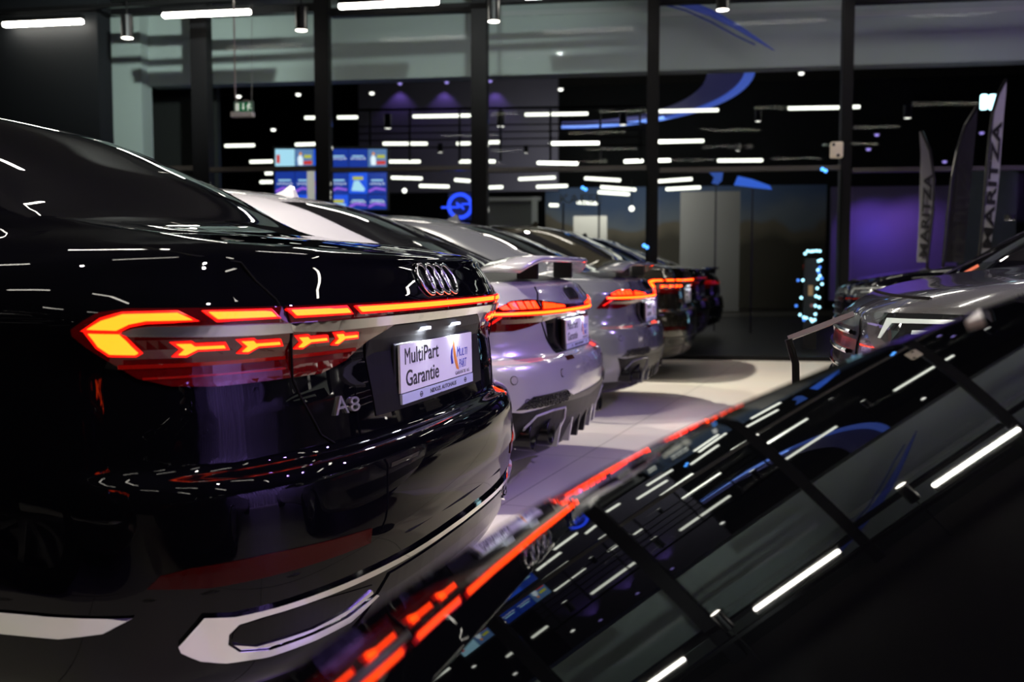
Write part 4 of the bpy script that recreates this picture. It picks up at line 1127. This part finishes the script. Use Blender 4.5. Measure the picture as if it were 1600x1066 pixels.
# blue lit shapes, small blue points
BL = mat('blue_glass_reflection', (.02, .08, .4), .4, emit=(.03, .13, .75), strength=.75)
def lit_poly(name, pts, d, label, cat, m=BL, th=.05, mast=True):
    V = [fp(x, y, d) for x, y in pts]; n_ = len(V); c = sum(V, Vector())/n_
    V = [v-c for v in V]+[v-c+FN*th for v in V]
    o = meshobj(name, V, [tuple(range(n_)), tuple(range(n_, 2*n_))[::-1]]+[(i, (i+1) % n_, n_+(i+1) % n_, n_+i) for i in range(n_)], m, None, False)
    o.location = c; tag(o, label, cat)
    if mast:
        bm = bmesh.new(); cyl(bm, FN*.08, Vector((FN.x*.08, FN.y*.08, -c.z)), .012, seg=8); bmobj('mast', bm, SPOTB, o)
    return o
lit_poly('lit_shape', [(1147, 289), (1153, 275), (1175, 280), (1203, 290), (1206, 296), (1178, 293)], 17, 'slanting blue light reflection built as a glowing panel right of the fourth post', 'light')  # blue light reflected in the glass, modelled as a glowing slab
lit_poly('lit_shape', [(1108, 269), (1130, 268), (1128, 282), (1122, 288), (1112, 286), (1116, 277)], 17.4, 'small hooked blue glowing panel beside the slanting one', 'light', mat('blue_lit_dim', (.02, .06, .3), .4, emit=(.04, .13, .6), strength=.5))
for i, (px, py, d, c) in enumerate(((915, 296, 11.86, 'pair of blue points under the strip lights'), (1011, 386.5, 11.80, 'blue point on the fourth post'), (1290, 267, 11.82, 'blue point on the rail left of the fifth post'))):
    o = empty('indicator_lamp', fp(px, py, d), 'tiny '+c, 'light')
    bm = bmesh.new()
    for q in ((0, 0), (.035, .02)): bmesh.ops.create_icosphere(bm, subdivisions=2, radius=.022, matrix=Matrix.Translation((0, q[0], q[1])))
    bmobj('lamp', bm, mat('blue_point', (.1, .4, 1), .3, emit=(.08, .35, 1), strength=2.5), o)

# string of fairy lights round a poster stand
o = empty('string_lights', fp(1269, 502, 13.2), 'string of icy white bulbs outlining an upright shop display', 'lights')
BULB = mat('fairy_bulb', (.6, .9, 1), .3, emit=(.42, .82, 1), strength=2.6); BULB2 = mat('fairy_bulb_blue', (.1, .3, 1), .3, emit=(.08, .26, 1), strength=1.3)
blb = [(1258, 396.5), (1262, 392.5), (1267, 393), (1271, 392.5), (1276, 392), (1281, 392.5), (1279, 408), (1283, 406.5), (1281, 418), (1278, 422), (1279, 425), (1281, 431), (1278, 436), (1284, 435), (1284.5, 444), (1277, 450.5), (1275, 463), (1280, 465), (1274, 478), (1280, 480), (1274, 491), (1254.5, 438), (1252, 465.5), (1250, 492), (1256, 496), (1260, 497), (1256, 500), (1267, 499), (1269, 502), (1273, 500), (1247, 438), (1244, 478)]
bm = bmesh.new(); tube(bm, [rel(o, fp(x, y, 13.25)) for x, y in ((1250, 492), (1252, 465), (1254, 438), (1258, 396), (1281, 392), (1283, 420), (1284, 444), (1278, 465), (1274, 491), (1262, 502), (1250, 492))], .006, 5); bmobj('wire', bm, RUBBER, o)
for i, (x, y) in enumerate(blb):
    bm = bmesh.new(); bmesh.ops.create_icosphere(bm, subdivisions=2, radius=.019, matrix=Matrix.Translation(rel(o, fp(x, y, 13.15))))
    bmobj('bulb', bm, BULB2 if i in (10, 13, 30, 31, 26, 8) else BULB, o, True)
bd = fslab('poster_stand', 1255, 1276, 404, 545, 13.45, .04, mat('poster_dark', (.03, .02, .018), .5)); tag(bd, 'dark poster stand with orange and red print inside the fairy lights', 'stand')
for i, (x0, x1, y0, y1, c) in enumerate(((1255, 1262, 414, 421, (.5, .03, .02)), (1263, 1273, 416, 421, (.35, .30, .03)), (1257, 1262, 427, 435, (.6, .14, .05)), (1263, 1270, 446, 462, (.45, .25, .12)), (1266, 1271, 475, 480, (.3, .12, .12)))):
    q = fslab('print', x0, x1, y0, y1, 13.41, .01, mat('print_%d' % i, c, .5, emit=c, strength=.35)); q.location -= bd.location; q.rotation_euler = (0, 0, 0); q.location = ROTF.inverted() @ q.location; q.parent = bd  # print is given a glow of its own in place of light on it

# emergency exit sign on its cable
o = empty('exit_sign', fp(380, 180, 9.6), 'green emergency exit sign with running figure hanging on a cable', 'sign')
def ep(px, py, k=0): return rel(o, fp(px, py, 9.6-k))
def slabp(name, x0, x1, y0, y1, k, th, m):
    c = ep((x0+x1)/2, (y0+y1)/2, k); kx = fd(380, 9.6)/FPX
    bm = bmesh.new(); box(bm, c, (th, (x1-x0)*kx, (y1-y0)*kx), ROTF, .002); return bmobj(name, bm, m, o)
GRN = mat('exit_green', (.0, .09, .03), .4, emit=(.0, .30, .09), strength=.22)
WHT = mat('exit_white', (.80, .77, .70), .5); WHTL = mat('exit_symbol', (.8, .8, .7), .5, emit=(.85, .95, .8), strength=.45)
slabp('housing', 362, 396.5, 175.5, 183, .0, .09, WHT)
slabp('sign_plate', 365, 397, 158.5, 175, .0, .02, mat('exit_acrylic', (.16, .26, .20), .3))
slabp('green_field', 373.5, 393, 160.5, 174, .02, .01, GRN)
slabp('door_symbol', 368, 373.5, 161.5, 173, .022, .01, WHTL)
def e2(name, pts, m):
    V = [ep(x, y, .035) for x, y in pts]; n_ = len(V); V += [v+FN*.008 for v in V]
    meshobj(name, V, [tuple(range(n_)), tuple(range(n_, 2*n_))[::-1]]+[(i, (i+1) % n_, n_+(i+1) % n_, n_+i) for i in range(n_)], m, o, False)
e2('arrow', [(378.8, 161), (380.6, 161), (380.6, 167.8), (382.2, 167.8), (379.8, 171.8), (377.6, 168.2), (378.8, 168)], WHTL)
e2('running_figure', [(388, 160.2), (389.6, 160), (390, 162), (392, 163.5), (391.6, 164.5), (389.4, 163.8), (389.4, 166), (391.4, 168.5), (393, 169), (392.6, 170), (390, 169.4), (388.2, 167.4), (387.8, 170), (387.2, 172.4), (386, 172.2), (386.6, 168.6), (387, 165.4), (385.6, 167), (385, 166.4), (386.6, 163.4), (387.8, 162.4)], WHTL)
bm = bmesh.new(); tube(bm, [ep(x, y) for x, y in ((364.5, -40), (365.5, 20), (366.5, 90), (367.5, 150), (369, 158), (376, 160), (384, 156.5), (391, 158.5))], .008, 6)
bmobj('cable', bm, mat('cable_beige', (.45, .38, .33), .6), o)
bm = bmesh.new(); tube(bm, [ep(393.5, -40), ep(393.5, 159)], .003, 5); bmobj('suspension_wire', bm, mat('wire_steel', (.25, .25, .25), .4, .8), o)

# white device on the fifth post
o = empty('wall_speaker', fp(1307, 246, 11.6), 'small cream loudspeaker fixed to the fifth post', 'speaker')
bm = bmesh.new(); box(bm, rel(o, fp(1307, 234.5, 11.6)), (.10, .13, .175), ROTF, .015); bmobj('case', bm, mat('device_cream', (.62, .54, .43), .5, emit=(1, .85, .65), strength=.12), o)  # case glows slightly by itself to look lit
bm = bmesh.new()
for q in ((1302.5, 226), (1309.5, 243)):
    p = rel(o, fp(q[0], q[1], 11.53)); cyl(bm, p, p-FN*.012, .018, seg=14)
bmobj('driver', bm, DARK, o)

# feather flags
FLW = mat('flag_white', (.50, .50, .51), .8); FLK = mat('flag_black', (.012, .012, .012), .7)
def flag(edgeL, edgeR, d, txt, tpos, m, mt, label, pole=True):
    """edgeL / edgeR: outline of the cloth from top to bottom"""
    base = at((edgeL[-1][0]+edgeR[-1][0])/2, edgeR[-1][1], d); base.z = 0
    o = empty('feather_flag', base, label, 'flag')
    V = []; n_ = len(edgeL)
    for k in (0, .012):
        for a, b in zip(edgeL, edgeR):
            V.append(at(*a, d)-base+FN*k); V.append(at(*b, d)-base+FN*k)
    F = []
    for k in range(2):
        for i in range(n_-1): F.append(tuple(2*n_*k+q for q in (2*i, 2*i+1, 2*i+3, 2*i+2)))
    for i in range(n_-1): F.append((2*i, 2*i+2, 2*n_+2*i+2, 2*n_+2*i)); F.append((2*i+1, 2*n_+2*i+1, 2*n_+2*i+3, 2*i+3))
    cl = meshobj('cloth', V, F, m, o, False)
    bm = bmesh.new()
    pe = edgeL if pole == 'L' else edgeR
    pts = [at(*p, d)-base for p in pe]+[Vector((at(*pe[-1], d)-base).to_2d().to_3d())+Vector((0, 0, .02))]
    tube(bm, pts, .016, 8); bmobj('pole', bm, SPOTB, o)
    bm = bmesh.new(); cyl(bm, (0, 0, 0), (0, 0, .03), .10, seg=24); bmobj('base_plate', bm, SPOTB, o)
    (x0, y0), (x1, y1), hh = tpos          # baseline runs upward from (x0, y0) to (x1, y1)
    V, F = text_fit(txt, 0, 0, 1, 1, space=1.05, bold=.03)
    dx, dy = x1-x0, y1-y0; L = math.hypot(dx, dy); nx, ny = dy/L, -dx/L
    flat2d('lettering', V, F, lambda a, b: (at(x0+dx*a+nx*b*hh, y0+dy*a+ny*b*hh, d-.01)-base, -FN), mt, cl, .004)
    return o
flag([(1572, 124), (1560, 146), (1551, 175), (1546, 215), (1541, 270), (1537, 330), (1530, 398)], [(1573, 124), (1572, 146), (1569, 175), (1566, 215), (1562, 270), (1556, 330), (1546, 398)], 9.2, 'MARITZA', ((1549, 388), (1566, 190), 14), FLW, FLK, 'tall white feather flag with black upright letters near the right edge', 'L')
flag([(1437, 206), (1439, 240), (1438, 280), (1437, 330), (1433, 410)], [(1440, 205), (1453, 235), (1460, 280), (1458, 330), (1449, 410)], 10.4, 'MARITZA', ((1449, 402), (1457, 272), 13), mat('flag_grey', (.20, .20, .205), .8), FLK, 'smaller grey feather flag with black letters before the purple wall', 'R')
flag([(1527, 166), (1508, 196), (1495, 236), (1487, 280), (1480, 340), (1474, 410)], [(1528, 166), (1526, 196), (1522, 236), (1518, 280), (1512, 340), (1505, 410)], 10.0, 'MARITZA', ((1500, 400), (1514, 250), 15), mat('flag_charcoal', (.014, .014, .015), .8), mat('flag_ink', (.005, .005, .005), .7), 'black feather flag between the white and the grey one', 'L')

# lit twin panels behind the white flag, warm lamp, dim poster
o = empty('lit_sign', fp(1545, 172, 13.2), 'two small glowing white panels side by side behind the white flag', 'sign')
for x0, x1 in ((1532, 1542.5), (1545.5, 1556)):
    bm = bmesh.new(); kx = fd(1540, 13.2)/FPX; box(bm, rel(o, fp((x0+x1)/2, 159.5, 13.2)), (.06, (x1-x0)*kx, 24*kx), ROTF, .02); bmobj('lit_panel', bm, mat('sign_glow', (.8, 1, 1), .3, emit=(.55, .9, 1), strength=3), o)
can(at(1578, 344, 9.6), .05, .05, SPOTE, 'small warm lamp shining down at the right edge', 'spot lights along the glass front')
lamp('SPOT', 'warm_lamp', at(1578, 345.5, 9.6), at(1578, 400, 9.6)+FN*.25, 1.5, (.85, .75, 1), .03, 100, .8)
o = fslab('poster', 1496, 1585, 268, 536, 15, .05, mat('poster_green', (.02, .035, .02), .6)); tag(o, 'dim greenish poster behind the white flag', 'poster')
def on_van(px, py):
    d = (at(px, py, 1)-cam.matrix_world.translation).normalized()
    h = SHELLS['van'].bvh.ray_cast(cam.matrix_world.translation-van.location, d)
    return h[0]-d*.012 if h[0] else at(px, py, 5.3)-van.location
V = [on_van(*p) for p in ((1505, 426), (1528, 413), (1530, 416.5), (1507, 429.5))]; V += [v+FN*.01 for v in V]
meshobj('orange_reflection', V, [(0, 1, 2, 3), (7, 6, 5, 4)]+[(i, (i+1) % 4, 4+(i+1) % 4, 4+i) for i in range(4)], ORANGE, van, False)['label'] = 'short orange reflection built as a lit strip'  # reflection on the windscreen, built as a strip that glows by itself

# slanted price board in front of the grey nose
BO = Vector((3.10, .02, 0))
o = empty('info_stand', at(1236, 560, 2.85).to_2d().to_3d(), 'slim black info stand with a slanted board before the grey nose', 'stand')
p0 = at(1230, 525, 2.85)-o.location; p1 = at(1333, 486, 2.74)-o.location
side_ = (at(1285, 503, 3.1)-cam.matrix_world.translation).normalized()*.16+Vector((0, 0, -.004))
bm = bmesh.new()
V = [p0, p1, p1+side_, p0+side_]; nrm = (p1-p0).cross(side_).normalized(); nrm = nrm if nrm.z > 0 else -nrm
vs = [bm.verts.new(v+nrm*k) for k in (0, -.014) for v in V]
for q in ((0, 1, 2, 3), (7, 6, 5, 4), (0, 4, 5, 1), (1, 5, 6, 2), (2, 6, 7, 3), (3, 7, 4, 0)): bm.faces.new([vs[i] for i in q])
bmesh.ops.recalc_face_normals(bm, faces=bm.faces)
bmobj('board', bm, mat('stand_frame', (.35, .35, .37), .45, .4), o)
bm = bmesh.new(); tube(bm, [p0+side_*.0+nrm*-.01, at(1243, 568, 2.85)-o.location, Vector((.03, -.04, .03))], .011, 8); bmobj('post', bm, SPOTB, o)
bm = bmesh.new(); cyl(bm, (.03, -.04, 0), (.03, -.04, .02), .14, seg=28); bmobj('base_plate', bm, SPOTB, o)

# ------------------------------------------------------------------ world and view
wd = bpy.data.worlds.new('night'); S.world = wd; wd.use_nodes = True
wd.node_tree.nodes['Background'].inputs[0].default_value = (.02, .025, .04, 1); wd.node_tree.nodes['Background'].inputs[1].default_value = .08
S.view_settings.view_transform = 'Standard'; S.view_settings.look = 'None'; S.view_settings.gamma = 1; S.view_settings.exposure = 0
S.view_settings.use_curve_mapping = False
S.cycles.use_denoising = True
S.cycles.max_bounces = 8; S.cycles.glossy_bounces = 5; S.cycles.transparent_max_bounces = 12
S.cycles.sample_clamp_indirect = 6
